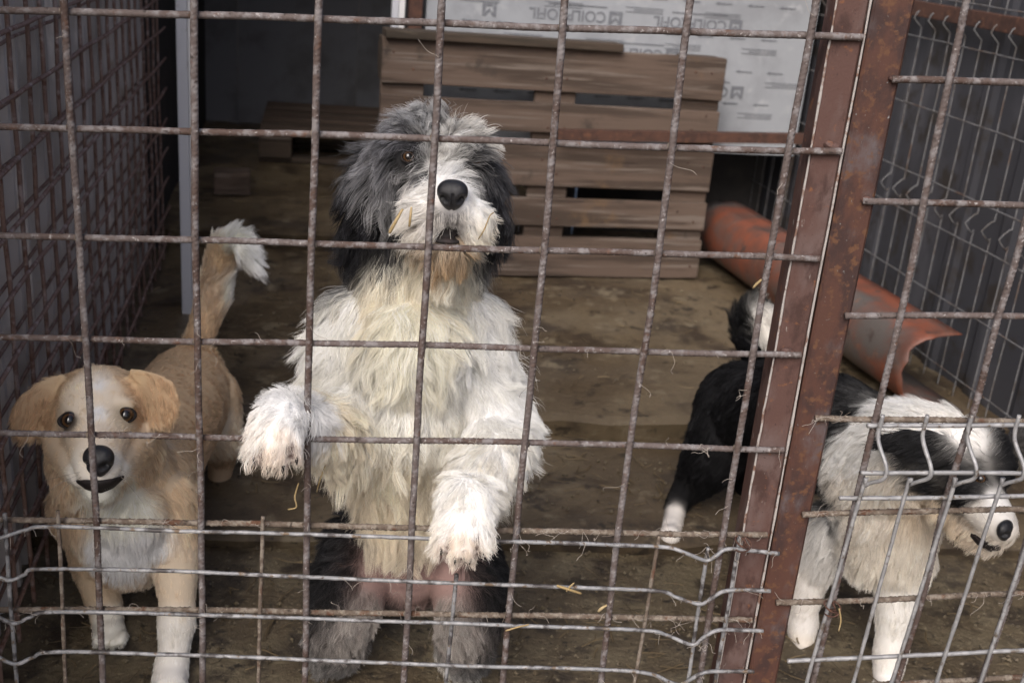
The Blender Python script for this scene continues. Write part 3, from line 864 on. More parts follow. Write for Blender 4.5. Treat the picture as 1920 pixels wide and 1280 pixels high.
def grow(name, me, coat, n, par, seed=0, K=7, rad=.00030, clump=.6, clump_n=28, curl=.10, jitter=.25, grav=.5, stretch=1.0, avoid=()):
    rng = np.random.default_rng(seed)
    V, N, T = mesh_arrays(me)
    A, B, Cc = V[T[:, 0]], V[T[:, 1]], V[T[:, 2]]
    area = np.linalg.norm(np.cross(B - A, Cc - A), axis=1)
    cen = (A + B + Cc) / 3
    tn = N[T[:, 0]]
    q = coat.eval(cen)
    view = cen - C; view /= np.linalg.norm(view, axis=1)[:, None]
    facing = -(tn * view).sum(1)
    w = area * np.clip(q[:, 11], 0, None) * np.where(facing > -.35, 1.0, .22)
    for (p, r) in avoid:
        w[np.linalg.norm(cen - p, axis=1) < r] = 0
    idx = rng.choice(len(T), n, p=w / w.sum())
    u, v = rng.random(n), rng.random(n)
    f = u + v > 1; u[f], v[f] = 1 - u[f], 1 - v[f]
    P = A[idx] + (B[idx] - A[idx]) * u[:, None] + (Cc[idx] - A[idx]) * v[:, None]
    Nn = N[T[idx, 0]] * (1 - u - v)[:, None] + N[T[idx, 1]] * u[:, None] + N[T[idx, 2]] * v[:, None]
    Nn /= np.linalg.norm(Nn, axis=1)[:, None]
    warp = .006
    Q = coat.eval(P + warp * np.stack([vnoise(P, 14, 1), vnoise(P, 14, 2), vnoise(P, 14, 3)], 1) + rng.normal(0, .0025, P.shape))
    L, lift, comb, root, tip, wob = Q[:, 0], Q[:, 1], Q[:, 2:5], Q[:, 5:8], Q[:, 8:11], Q[:, 12]
    L = L * rng.uniform(.65, 1.12, n) * stretch
    comb = comb / (np.linalg.norm(comb, axis=1)[:, None] + 1e-6)
    # lie of the coat wanders in soft waves
    comb = comb + .35 * wob[:, None] * np.stack([vnoise(P, 7, 4), vnoise(P, 7, 5), vnoise(P, 7, 6)], 1)
    ct = comb - Nn * (comb * Nn).sum(1)[:, None]
    ct /= np.linalg.norm(ct, axis=1)[:, None] + 1e-6
    lf = np.clip(lift, .03, .95)[:, None]
    d0 = Nn * lf + ct * (1 - lf) + rng.normal(0, jitter, (n, 3)) * .35
    d0 /= np.linalg.norm(d0, axis=1)[:, None]
    pts = np.empty((n, K, 3))
    pts[:, 0] = P - Nn * .001
    cur = pts[:, 0].copy(); d = d0.copy()
    hang = comb * .8 + np.array([0, 0, -1.0]) * grav
    hang -= Nn * np.minimum((hang * Nn).sum(1), 0)[:, None] * .85        # the coat lies on the body, not in it
    side = np.cross(d0, Nn); side /= np.linalg.norm(side, axis=1)[:, None] + 1e-6
    nc = max(8, n // clump_n)
    cidx = rng.choice(n, nc, replace=False)
    kd = kdtree.KDTree(nc)
    for i, ci in enumerate(cidx): kd.insert(Vector(P[ci]), i)
    kd.balance()
    near = np.array([cidx[kd.find(Vector(p))[1]] for p in P])
    ph = rng.uniform(0, 6.28, n); ph = .75 * ph[near] + .25 * ph
    amp = curl * rng.uniform(.4, 1.3, n)[near] * wob
    fr = rng.uniform(.7, 1.6, n)[near]
    for k in range(1, K):
        t = k / (K - 1)
        d = d + hang * (.22 * (1 - lf) + .04) + rng.normal(0, jitter, (n, 3)) * .10
        d /= np.linalg.norm(d, axis=1)[:, None]
        cur = cur + d * (L / (K - 1))[:, None]
        wave = np.sin(ph + t * 6.28 * fr) - np.sin(ph)
        wave2 = np.cos(ph * 1.7 + t * 6.28 * fr) - np.cos(ph * 1.7)
        pts[:, k] = cur + side * (amp * L * wave * t)[:, None] + Nn * (amp * L * wave2 * t * .6)[:, None]
    # tufts
    tt = np.linspace(0, 1, K)
    strength = clump * np.clip(rng.normal(1, .35, n), 0, 1.25)
    dist = np.linalg.norm(P - P[near], axis=1)
    strength = strength * np.clip(1.4 - dist / (.55 * L + .004), 0, 1)
    for k in range(1, K):
        wgt = (strength * tt[k] ** 1.1)[:, None]
        pts[:, k] = pts[:, k] * (1 - wgt) + pts[near, k] * wgt
    hc = bpy.data.hair_curves.new(name)
    hc.add_curves([K] * n)
    hc.attributes['position'].data.foreach_set('vector', pts.astype(np.float32).ravel())
    ra = hc.attributes.get('radius') or hc.attributes.new('radius', 'FLOAT', 'POINT')
    prof = np.array([1.0, 1.0, .95, .85, .7, .5, .18]) if K == 7 else np.linspace(1, .2, K)
    rr = rad * rng.uniform(.7, 1.3, n)[:, None] * np.clip(L / .02, .6, 1.25)[:, None] * prof[None, :]
    ra.data.foreach_set('value', rr.astype(np.float32).ravel())
    lum = np.clip(tip.mean(1), 0, 1)
    sg = .10 + .45 * np.clip(.62 - lum, 0, .6)
    shade = np.exp(rng.normal(0, 1, n) * sg + .7 * sg * rng.normal(0, 1, n)[near])[:, None]
    cr, ctp = np.clip(root * shade, .004, .93), np.clip(tip * shade, .004, .93)
    g = (tt ** 1.1)[None, :, None]
    colr = cr[:, None, :] * (1 - g) + ctp[:, None, :] * g
    ca = hc.attributes.new('tint', 'FLOAT_COLOR', 'POINT')
    ca.data.foreach_set('color', np.concatenate([colr, np.ones((n, K, 1))], 2).astype(np.float32).ravel())
    hc.materials.append(FUR)
    return link(name, hc, None, par)

def toward(o, target):
    d = Vector(tuple(map(float, target))) - o.location
    o.rotation_euler = d.to_track_quat('Z', 'Y').to_euler()
def eye(par, p, r, gaze=None):
    bm = bmesh.new()
    bmesh.ops.create_uvsphere(bm, u_segments=32, v_segments=20, radius=.0125)
    for v in bm.verts:
        if v.co.z > .0085: v.co.z += (v.co.z - .0085) * .25       # cornea
    o = link('eye', bm_mesh('eye', bm, True), EYE)
    o.location = p
    toward(o, C + np.array([0, 0, .05]) if gaze is None else gaze)
    o.scale = (r / .0125,) * 3
    bpy.context.view_layer.update()
    o.parent = par; o.matrix_parent_inverse = parent_inv(par)
    # dark rim of the lids
    bm = bmesh.new()
    pts = []
    for t in np.linspace(0, 2 * np.pi, 33):
        pts.append((math.cos(t) * .0122, math.sin(t) * (.0074 if math.sin(t) > 0 else .0084), .0060 - .0036 * math.cos(t) ** 2))
    me = tube_mesh('eyelid', pts, .0027, .0012, 8)
    e = link('eyelid', me, LIP)
    e.location = o.location; e.rotation_euler = o.rotation_euler; e.scale = o.scale
    e.parent = par; e.matrix_parent_inverse = parent_inv(par)
    return o
def nose(par, p, w_px, h_px, depth, aim):
    s = mpp(p)
    bm = bmesh.new()
    bmesh.ops.create_uvsphere(bm, u_segments=56, v_segments=40, radius=1.0)
    for v in bm.verts:
        x, yy, z = v.co                                    # x right, y up, z out
        t = (1 - yy) * .5
        wx = 1.0 - .42 * t ** 1.6                          # narrows downward to the philtrum
        x2 = math.copysign(abs(x) ** .85, x) * wx
        z2 = z * (1.0 - .10 * t)
        for sx in (-1, 1):
            d2 = ((x2 - sx * .50) / .26) ** 2 + ((yy + .10 + .25 * abs(x2 - sx * .5)) / .24) ** 2
            if z > 0: z2 -= .62 * math.exp(-d2 * 1.3)
            d3 = ((x2 - sx * .82) / .12) ** 2 + ((yy + .28) / .13) ** 2
            if z > -.2: z2 -= .35 * math.exp(-d3)
        if z > 0: z2 -= .16 * math.exp(-(x2 / .07) ** 2) * (1 if yy < .25 else .3)
        v.co = (x2, yy, z2)
    o = link('nose', bm_mesh('nose', bm, True), NOSE)
    o.scale = (w_px * .5 * s, h_px * .5 * s, depth)
    o.location = p
    z = Vector(tuple(map(float, aim))).normalized()
    x = Vector((0, 0, 1)).cross(z).normalized()
    yv = z.cross(x)
    o.rotation_euler = Matrix((x, yv, z)).transposed().to_euler()
    bpy.context.view_layer.update()
    o.parent = par; o.matrix_parent_inverse = parent_inv(par)
    return o
def mouth_patch(par, bvh, top, bot, lift=.0014, lip=.0018):
    """dark open mouth between two lip lines given as picture points"""
    n, m_ = 18, 6
    tx = np.linspace(0, 1, n)
    f = lambda pts, k: np.interp(tx, np.linspace(0, 1, len(pts)), [q[k] for q in pts])
    verts, faces = [], []
    for j in range(m_):
        w = j / (m_ - 1)
        for i in range(n):
            x = f(top, 0)[i] * (1 - w) + f(bot, 0)[i] * w; y = f(top, 1)[i] * (1 - w) + f(bot, 1)[i] * w
            edge = min(1, 4 * tx[i] * (1 - tx[i]) * 1.5)
            verts.append(on(bvh, x, y, lift + lip * edge * (1 if j in (1, m_ - 2) else .4 if 0 < j < m_ - 1 else -.6)))
    for j in range(m_ - 1):
        for i in range(n - 1):
            a_ = j * n + i
            faces.append((a_, a_ + 1, a_ + n + 1, a_ + n))
    o = link('mouth', mesh('mouth', verts, faces, True), LIP, par)
    sd = o.modifiers.new('flesh', 'SOLIDIFY'); sd.thickness = .003
    return o
def lump_part(name, par, lumps, mat, voxel=.003):
    me = flesh(name, lumps, voxel, 3)
    me.materials.clear()
    return link(name, me, mat, par)

BLACK, CHAR, GREY, SILV = (.011, .011, .013), (.022, .022, .027), (.10, .10, .11), (.42, .42, .43)
WHITE, CREAM, STAIN, PINK = (.90, .88, .83), (.87, .83, .75), (.42, .27, .13), (.34, .225, .205)

# ------------------------------------------------------------------ shaggy dog upright against the gate
dogA = empty('dog', tuple(at(760, 1335, .27)))
tag(dogA, 'shaggy grey and white dog standing upright with both forepaws through the gate', 'dog')
LA = []
LA += [S(800, 318, .21, 88), S(798, 300, .20, 80), S(742, 340, .20, 58), S(862, 340, .20, 58), S(770, 288, .16, 46), S(862, 288, .16, 44)]
LA += chain((822, 345, .17, 60), (838, 372, .10, 48), (846, 382, .07, 38))
LA += [S(806, 398, .085, 36), S(880, 402, .085, 34), S(838, 385, .09, 42)]
LA += chain((828, 430, .16, 50), (836, 458, .105, 30), (840, 462, .085, 24))
LA += [S(692, 350, .235, 50, .6, .55, 1.45, (0, .22, 0)), S(912, 350, .235, 46, .6, .55, 1.4, (0, -.2, 0)), S(678, 410, .24, 42, .6, .5, 1.2), S(926, 410, .24, 38, .6, .5, 1.2)]
LA += chain((800, 400, .26, 100), (788, 490, .26, 110), (778, 590, .25, 114))
LA += chain((776, 590, .25, 116), (772, 720, .25, 124), (772, 840, .28, 106), (770, 950, .31, 94), (768, 1050, .34, 84))
LA += [S(686, 600, .23, 68), S(864, 600, .23, 68), S(775, 640, .18, 96), S(770, 760, .20, 98)]
# forelegs: over the bars, wrists bent, paws hanging outside
LA += chain((672, 625, .22, 62), (644, 730, .19, 54), (640, 808, .13, 56), (590, 795, .06, 44), (545, 778, .0, 40), (524, 785, -.028, 40))
LA += chain((524, 785, -.030, 44), (520, 820, -.048, 44), (516, 842, -.052, 36))
LA += chain((878, 632, .22, 62), (912, 740, .20, 56), (936, 800, .16, 52), (925, 850, .10, 52), (890, 915, .035, 46), (876, 940, -.012, 46))
LA += chain((876, 940, -.018, 47), (872, 980, -.045, 48), (868, 1010, -.052, 40))
for (cx_, cy_, y_) in ((516, 842, -.052), (868, 1012, -.052)):
    for dx, dy, r in ((-40, 0, 15), (-14, 17, 16), (14, 17, 16), (40, 0, 15)):
        LA += chain((cx_ + dx * .8, cy_ - 8, y_ - .004, r), (cx_ + dx, cy_ + dy + 14, y_ - .004, r * .85), n=4)
# hind legs
LA += chain((690, 1030, .34, 76), (655, 1100, .27, 70), (640, 1160, .24, 58), (628, 1215, .29, 40), (618, 1270, .36, 30), (616, 1330, .33, 27), (612, 1352, .27, 32))
LA += chain((850, 1030, .34, 76), (878, 1100, .27, 70), (878, 1160, .24, 58), (868, 1215, .29, 40), (862, 1270, .36, 30), (860, 1330, .33, 27), (858, 1352, .27, 32))
meA = flesh('body', LA, .0045, 3)
cA = Coat()
dn = (0, -.15, -1)
a = cA.add
# head
a(735, 238, .15, 42, .040, .45, (-.6, -.3, .0), (.045, .045, .05), (.31, .31, .33))
a(800, 218, .16, 36, .046, .62, (-.15, -.45, .45), (.12, .12, .125), (.62, .62, .62))
a(868, 232, .15, 40, .042, .50, (.6, -.3, .05), (.30, .29, .28), (.74, .72, .68))
a(700, 280, .18, 40, .060, .30, (-.85, -.15, -.45), (.050, .050, .058), (.34, .34, .36))
a(925, 285, .18, 38, .055, .30, (.75, -.15, -.6), (.035, .035, .04), (.26, .26, .28))
a(672, 360, .19, 48, .072, .20, (-.45, -.15, -.9), BLACK, (.055, .055, .065))
a(722, 350, .17, 30, .062, .20, (-.40, -.2, -.9), CHAR, (.42, .42, .43))
a(660, 440, .20, 50, .072, .22, (-.50, -.1, -.85), BLACK, (.05, .05, .06))
a(720, 430, .17, 36, .060, .25, (-.35, -.2, -.9), BLACK, (.07, .07, .08))
a(930, 360, .19, 40, .058, .22, (.40, -.15, -.9), CHAR, (.22, .22, .24))
a(940, 440, .20, 44, .060, .25, (.40, -.1, -.9), BLACK, (.07, .07, .08))
a(765, 266, .13, 22, .026, .40, (-.75, -.4, -.2), (.03, .03, .035), (.20, .20, .22))
a(885, 272, .13, 26, .042, .40, (.75, -.4, -.2), (.05, .05, .055), (.27, .27, .28))
a(828, 272, .12, 27, .036, .40, (.05, -.5, .6), (.74, .73, .71), (.84, .83, .81))
a(822, 238, .14, 20, .042, .50, (.0, -.5, .6), (.42, .41, .41), (.78, .77, .75))
a(764, 300, .12, 13, .010, .20, (-.6, .2, -.5), BLACK, (.03, .03, .035))
a(790, 316, .11, 15, .028, .35, (-.8, -.3, .1), CHAR, (.25, .25, .27))
a(884, 312, .12, 18, .030, .35, (.8, -.3, -.2), (.035, .035, .04), (.24, .24, .26))
a(828, 312, .10, 22, .026, .35, (0, .1, 1), WHITE, (.84, .83, .81))
a(842, 338, .075, 22, .012, .25, (0, .5, .8), (.82, .81, .79))
a(784, 372, .09, 28, .034, .34, (-.8, .3, -.45), (.74, .73, .72), (.82, .80, .77))
a(900, 372, .085, 24, .022, .28, (.8, .3, -.5), WHITE, (.84, .82, .79))
a(790, 408, .08, 28, .046, .40, (-.75, -.2, -.65), (.66, .64, .62), (.80, .76, .70))
a(898, 412, .08, 26, .040, .38, (.5, -.1, -.85), WHITE, (.80, .74, .63))
a(842, 408, .06, 16, .012, .30, (0, -.1, -1), (.30, .29, .29), (.55, .53, .51))
a(760, 448, .12, 30, .046, .35, (-.35, -.2, -.9), (.20, .18, .17), (.40, .31, .22))
a(915, 448, .11, 28, .044, .35, (.3, -.2, -.9), (.60, .52, .40), (.66, .48, .26))
a(838, 470, .085, 24, .042, .40, (0, -.25, -1), (.50, .43, .35), (.48, .33, .19))
# neck and chest
a(632, 500, .24, 34, .065, .30, (-.35, .1, -.9), BLACK, (.10, .10, .11))
a(950, 505, .25, 30, .060, .30, (.35, .1, -.9), CHAR, (.32, .32, .33))
a(700, 530, .15, 50, 0.083, 0.27, (-.25, -.2, -.95), CREAM, (.80, .72, .58))
a(800, 540, .13, 60, 0.086, 0.29, (.03, -.25, -.95), (.80, .74, .62), (.84, .79, .69))
a(890, 540, .15, 50, 0.080, 0.27, (.25, -.2, -.95), CREAM, (.80, .73, .60))
a(600, 590, .20, 46, 0.077, 0.32, (-.75, -.15, -.6), WHITE, (.84, .82, .77))
a(650, 620, .14, 50, 0.077, 0.26, (-.35, -.15, -.9), WHITE, (.84, .81, .75))
a(780, 640, .10, 70, 0.083, 0.26, (.0, -.15, -1), (.86, .82, .74), (.84, .79, .69))
a(905, 620, .15, 60, 0.075, 0.27, (.45, -.15, -.85), WHITE, (.84, .82, .78))
a(770, 760, .10, 70, 0.080, 0.24, (-.05, -.12, -1), WHITE, (.83, .79, .70))
a(770, 880, .14, 70, 0.086, 0.24, (-.08, -.12, -1), (.76, .70, .60), (.80, .74, .62))
a(740, 965, .20, 50, 0.086, 0.29, (-.1, -.2, -1), (.70, .63, .52), (.76, .69, .57))
a(640, 940, .32, 45, .050, .28, (-.45, .1, -.9), BLACK, (.06, .06, .065))
a(895, 960, .33, 40, .040, .28, (.4, .1, -.9), BLACK, (.06, .06, .065))
a(1000, 540, .34, 18, .045, .30, (.5, .1, -.8), CHAR, (.25, .25, .26))
# forelegs
a(585, 700, .16, 50, 0.072, 0.34, (-.65, -.15, -.75), WHITE, (.84, .81, .75))
a(640, 800, .08, 46, .048, .38, (-.15, -.25, -1), (.76, .71, .62), (.78, .72, .60))
a(590, 790, .02, 34, .036, .35, (-.3, -.3, -.9), WHITE)
a(535, 765, -.03, 30, .022, .40, (-.6, -.5, .2), WHITE)
a(485, 800, -.05, 26, .030, .40, (-.7, -.4, -.6), WHITE, (.82, .76, .70))
a(520, 825, -.085, 26, .018, .25, (-.05, -.3, -1), (.80, .75, .70), (.80, .73, .66))
a(515, 865, -.08, 30, .019, .22, (-.05, -.2, -1), (.74, .66, .60), (.76, .68, .58))
a(960, 720, .16, 56, 0.069, 0.31, (.65, -.15, -.75), WHITE, (.84, .82, .78))
a(980, 800, .16, 40, .050, .42, (.75, -.15, -.6), WHITE, (.84, .82, .78))
a(915, 850, .05, 44, .044, .32, (.1, -.25, -1), WHITE, (.82, .78, .70))
a(885, 920, -.02, 40, .034, .34, (-.1, -.4, -.9), WHITE, (.83, .80, .74))
a(872, 960, -.07, 34, .020, .30, (0, -.4, -.9), (.83, .81, .79))
a(830, 985, -.06, 22, .032, .40, (-.6, -.3, -.7), WHITE, (.80, .74, .66))
a(915, 985, -.06, 22, .032, .40, (.6, -.3, -.7), WHITE, (.82, .78, .72))
a(868, 1030, -.085, 34, .019, .22, (0, -.2, -1), (.76, .69, .63), (.78, .70, .61))
# belly and hind legs
a(735, 1070, .24, 40, .006, .3, dn, PINK, None, .35)
a(810, 1080, .24, 40, .006, .3, dn, PINK, None, .35)
a(630, 1070, .27, 42, .046, .25, (-.35, 0, -1), BLACK, (.06, .06, .065))
a(915, 1080, .27, 42, .046, .25, (.35, 0, -1), BLACK, (.06, .06, .065))
a(690, 1160, .20, 32, .036, .3, (-.2, -.1, -1), (.30, .265, .245), (.48, .45, .42), 1.0)  # grey-white shin fur, its colour darkened for the shade there
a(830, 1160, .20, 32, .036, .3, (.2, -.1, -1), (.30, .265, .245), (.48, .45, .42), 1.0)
a(600, 1190, .28, 30, .050, .3, (-.4, 0, -1), CHAR, (.30, .29, .28))
a(915, 1190, .28, 30, .050, .3, (.4, 0, -1), CHAR, (.26, .26, .26))
a(620, 1260, .32, 36, .042, .3, (-.25, 0, -1), (.55, .52, .49), (.68, .66, .62))
a(862, 1260, .32, 36, .042, .3, (.25, 0, -1), (.55, .52, .49), (.68, .66, .62))
bA = surface(meA)
for cx_, cy_ in ((516, 850), (868, 1020)):  # dark lines painted in the creases between the toes, over pinkish skin
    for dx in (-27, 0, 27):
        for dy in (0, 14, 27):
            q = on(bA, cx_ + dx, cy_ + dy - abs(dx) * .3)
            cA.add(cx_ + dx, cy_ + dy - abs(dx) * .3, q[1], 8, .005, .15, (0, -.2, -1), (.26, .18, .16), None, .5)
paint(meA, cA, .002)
meA.materials.clear(); meA.materials.append(SKIN)
link('body', meA, SKIN, dogA)
eA = [on(bA, 766, 294, -.003), on(bA, 893, 298, -.007)]
nA = on(bA, 848, 366, .001)
mA = on(bA, 836, 434, 0)
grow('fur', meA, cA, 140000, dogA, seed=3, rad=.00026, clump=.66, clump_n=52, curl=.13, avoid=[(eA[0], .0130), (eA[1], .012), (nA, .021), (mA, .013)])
grow('flyaway_fur', meA, cA, 2200, dogA, seed=4, rad=.00020, clump=.1, curl=.16, jitter=.6, grav=.3, stretch=1.15, avoid=[(eA[0], .016), (nA, .024)])
for cx_, cy_ in ((516, 880), (868, 1051)):
    for dx, dy in ((-40, -17), (-14, 0), (14, 0), (40, -17)):
        try: q = on(bA, cx_ + dx, cy_ + dy - 8)
        except Exception: continue
        claw = [q + np.array([0, .006, .004]), q + np.array([0, .002, -.002]), q + np.array([0, .001, -.009]), q + np.array([0, .003, -.014])]
        link('claw', tube_mesh('claw', claw, .0028, .0015, 8, taper=[1, 1, .75, .25]), LIP, dogA)
nose(dogA, nA, 66, 60, .017, (.05, -1, -.05))
eye(dogA, eA[0], .0100)
eye(dogA, eA[1], .0110)
lump_part('mouth', dogA, [(on(bA, 834, 430, .004), .013, (1.75, .9, .95), (0, 0, 0)), (on(bA, 838, 452, .004), .010, (1.9, .8, .5), (0, 0, 0))], LIP)

# ------------------------------------------------------------------ pale yellow dog at the left
dogB = empty('dog', tuple(fl(260, 1250, -.09)))
tag(dogB, 'short-haired pale tan dog with raised tail looking up at the left', 'dog')
LB = []
LB += [S(188, 768, .315, 98, 1.02, 1.0, .82), S(187, 740, .305, 70, 1.1, 1.0, .7)]
LB += chain((187, 765, .285, 80), (186, 800, .245, 70), (185, 832, .20, 57), (185, 860, .155, 48), (185, 874, .134, 42), n=6)
LB += chain((116, 785, .325, 46), (132, 835, .27, 48), (152, 872, .185, 38), (160, 884, .155, 32), n=6)
LB += chain((260, 780, .325, 46), (240, 832, .27, 48), (216, 868, .185, 38), (209, 880, .155, 32), n=6)
LB += [S(136, 766, .247, 20, 1.3, 1, .8), S(230, 757, .247, 20, 1.3, 1, .8)]
LB += chain((188, 880, .26, 54), (187, 905, .19, 40), (187, 914, .157, 30), n=5)
LB += chain((150, 860, .33, 60), (170, 890, .32, 70), (215, 885, .33, 72), (245, 850, .34, 60), n=4)
LB += chain((205, 830, .36, 84), (225, 900, .37, 104), (240, 975, .36, 104), (240, 1020, .38, 84))
LB += [S(165, 950, .38, 70), S(300, 940, .38, 72), S(245, 960, .31, 72)]
LB += chain((250, 900, .42, 108), (292, 830, .58, 102), (325, 775, .74, 94), (350, 733, .90, 84))
LB += chain((372, 640, .99, 24), (394, 575, 1.02, 29), (408, 510, 1.04, 28), (418, 466, 1.04, 24), (440, 450, 1.02, 20), (460, 470, .99, 16), (476, 498, .97, 8))
LB += chain((305, 940, .36, 62), (328, 1040, .34, 46), (332, 1120, .31, 34), (331, 1165, .295, 36), (327, 1212, .277, 28), (320, 1262, .25, 32), (318, 1284, .225, 33))
LB += chain((160, 950, .38, 56), (178, 1060, .40, 42), (196, 1130, .39, 33), (204, 1172, .37, 28), (206, 1190, .345, 30))
LB += chain((392, 745, .90, 58), (408, 815, .88, 44), (416, 858, .93, 26), (410, 905, .92, 19), (405, 935, .88, 19), (403, 940, .855, 19))
LB += chain((310, 760, .94, 58), (312, 835, .93, 42), (312, 880, .98, 24), (310, 925, .96, 19), (306, 948, .91, 20))
for cx_, cy_, y_, s_ in ((318, 1292, .205, 1.0), (207, 1196, .325, .9)):
    for dx in (-20, -7, 7, 20):
        LB.append(S(cx_ + dx * 1.25 * s_, cy_ + 4 - abs(dx) * .25, y_ - .004, 12.5 * s_, .8, 1.7, 1.0))
FLB = [flap([(120, 700), (98, 704), (66, 718), (38, 740), (21, 766), (17, 795), (25, 818), (44, 834), (62, 830), (77, 808), (86, 785), (92, 760), (104, 742), (120, 724)], lambda x, y: .292 - .0004 * max(0, 110 - x) - .0001 * max(0, y - 730)),
       flap([(240, 692), (262, 690), (296, 698), (326, 715), (337, 744), (336, 772), (322, 797), (303, 810), (288, 804), (279, 788), (271, 765), (262, 742), (246, 716)], lambda x, y: .292 - .0004 * max(0, x - 255) - .0001 * max(0, y - 730))]
meB = flesh('body', LB, .0042, 6, FLB)
cB = Coat(1.38, .20)
TAN, TAN2, PALE, WB = (.50, .33, .165), (.58, .44, .29), (.66, .55, .41), (.76, .72, .66)
a = cB.add
up_, out = (0, .6, .7), None
a(150, 735, .22, 34, .012, .12, (-.3, .6, .7), PALE, (.66, .54, .38))
a(225, 730, .22, 34, .012, .12, (.3, .6, .7), PALE, (.66, .54, .38))
a(182, 765, .20, 15, .010, .10, (0, .6, .8), (.72, .70, .66))
a(180, 718, .24, 16, .012, .10, (0, .6, .8), (.72, .68, .62))
a(192, 815, .17, 13, .009, .10, (0, .5, .8), (.60, .51, .40))
a(128, 790, .23, 22, .010, .10, (-.6, .6, .3), (.50, .40, .28))
a(236, 780, .23, 22, .010, .10, (.6, .6, .3), (.52, .42, .29))
a(110, 830, .25, 32, .011, .10, (-.6, .6, -.4), TAN2, (.62, .48, .31))
a(268, 830, .25, 32, .011, .10, (.6, .6, -.4), TAN2, (.62, .48, .31))
a(156, 884, .14, 17, .009, .12, (-.6, .7, -.2), (.62, .57, .50))
a(150, 850, .17, 17, .009, .12, (-.6, .7, .1), (.56, .45, .32))
a(230, 880, .14, 17, .009, .12, (.6, .7, -.2), (.62, .57, .50))
a(236, 846, .17, 17, .009, .12, (.6, .7, .1), (.56, .45, .32))
a(192, 925, .15, 20, .010, .15, (0, .4, -.9), (.66, .60, .53))
a(70, 770, .265, 40, .017, .16, (-.5, -.1, -.8), (.44, .28, .14), (.54, .37, .21))
a(110, 715, .29, 22, .016, .14, (-.8, .1, -.2), (.55, .38, .2), (.6, .45, .28))
a(292, 750, .265, 38, .017, .16, (.35, -.1, -.9), (.46, .30, .16), (.55, .39, .23))
a(265, 705, .29, 22, .016, .14, (.8, .1, -.2), (.55, .38, .2), (.6, .45, .28))
a(140, 920, .32, 50, .024, .18, (-.2, -.1, -1), (.56, .41, .25), (.64, .50, .34))
a(310, 880, .34, 56, .024, .18, (.25, .1, -1), (.55, .40, .24), (.64, .51, .35))
a(340, 960, .36, 40, .022, .16, (.2, .2, -1), (.56, .42, .26), (.64, .52, .37))
a(225, 950, .27, 46, .024, .20, (0, -.1, -1), (.66, .59, .49), (.72, .66, .57))
a(250, 1020, .28, 46, .026, .20, (.05, -.1, -1), (.74, .71, .67), (.78, .76, .72))
a(330, 1080, .29, 36, .014, .12, (0, 0, -1), (.58, .46, .32), (.64, .53, .40))
a(322, 1215, .24, 34, .016, .16, (0, 0, -1), (.58, .55, .50), (.62, .59, .55))
a(318, 1280, .20, 34, .014, .16, (0, -.5, -.8), (.60, .57, .53))
a(180, 1080, .36, 36, .014, .12, (0, 0, -1), (.52, .38, .23), (.58, .45, .30))
a(204, 1180, .32, 26, .011, .12, (0, -.4, -.9), (.66, .58, .50))
a(300, 790, .58, 70, .018, .10, (.15, .9, -.1), (.50, .33, .17), (.58, .42, .25))
a(345, 680, .82, 60, .018, .10, (.1, .9, -.2), (.50, .33, .17), (.58, .42, .25))
a(395, 750, .84, 46, .018, .12, (.4, .6, -.7), (.53, .37, .21), (.60, .46, .30))
a(425, 800, .86, 30, .022, .16, (.3, .4, -.9), (.60, .49, .35), (.66, .57, .45))
a(412, 870, .90, 22, .012, .12, (0, .1, -1), (.46, .32, .19))
a(404, 935, .85, 14, .009, .12, (0, -.4, -.9), (.76, .74, .72))
a(372, 640, .97, 26, .024, .16, (.3, .1, .95), (.52, .36, .2), (.6, .46, .3))
a(392, 570, .99, 26, .030, .20, (.25, .1, .95), (.52, .36, .20), (.64, .53, .40))
a(415, 560, 1.02, 20, .036, .26, (.5, .1, .7), (.70, .62, .51), (.76, .70, .60))
a(405, 490, 1.00, 20, .030, .20, (.1, .1, 1), (.40, .27, .14), (.52, .40, .26))
a(425, 450, 1.01, 24, .040, .28, (.8, 0, .55), (.70, .62, .50), (.76, .70, .60))
a(460, 470, .98, 22, .042, .20, (.7, -.1, -.7), (.72, .65, .54), (.78, .73, .65))
bB = surface(meB)
for x, y, r in ((130, 788, 15), (235, 778, 15)):       # dark skin round the eyes
    cB.add(x, y, on(bB, x, y)[1], r, .004, .1, (0, .3, -.3), (.085, .060, .045), None, .8)
paint(meB, cB, .003)
meB.materials.clear()
link('body', meB, SKIN, dogB)
eB = [on(bB, 130, 788, -.0070), on(bB, 235, 778, -.0070)]
nB = on(bB, 185, 864, .005)
grow('fur', meB, cB, 110000, dogB, seed=5, rad=.00032, clump=.55, clump_n=20, curl=.05, stretch=1.15, jitter=.16, grav=.15, avoid=[(e, .0155) for e in eB] + [(nB, .023), (on(bB, 187, 910), .013), (on(bB, 168, 907), .009), (on(bB, 208, 904), .009)])
nose(dogB, nB, 64, 62, .020, (.0, -1, .10))
for e in eB: eye(dogB, e, .0150)
mouth_patch(dogB, bB, [(145, 899), (165, 900), (187, 900), (209, 897), (230, 891)], [(146, 902), (162, 914), (187, 922), (211, 912), (230, 894)])
for x, y, dx, dz in ((150, 884, -.05, -.012), (146, 890, -.045, -.030), (152, 894, -.04, -.04), (226, 880, .05, -.01), (232, 886, .045, -.028), (224, 890, .035, -.035)):
    q = on(bB, x, y)
    link('whisker', tube_mesh('whisker', [q, q + np.array([dx * .5, -.012, dz * .3]), q + np.array([dx, -.012, dz])], .0003, .004, 5, taper=[1, .8, .3]), LINT, dogB)

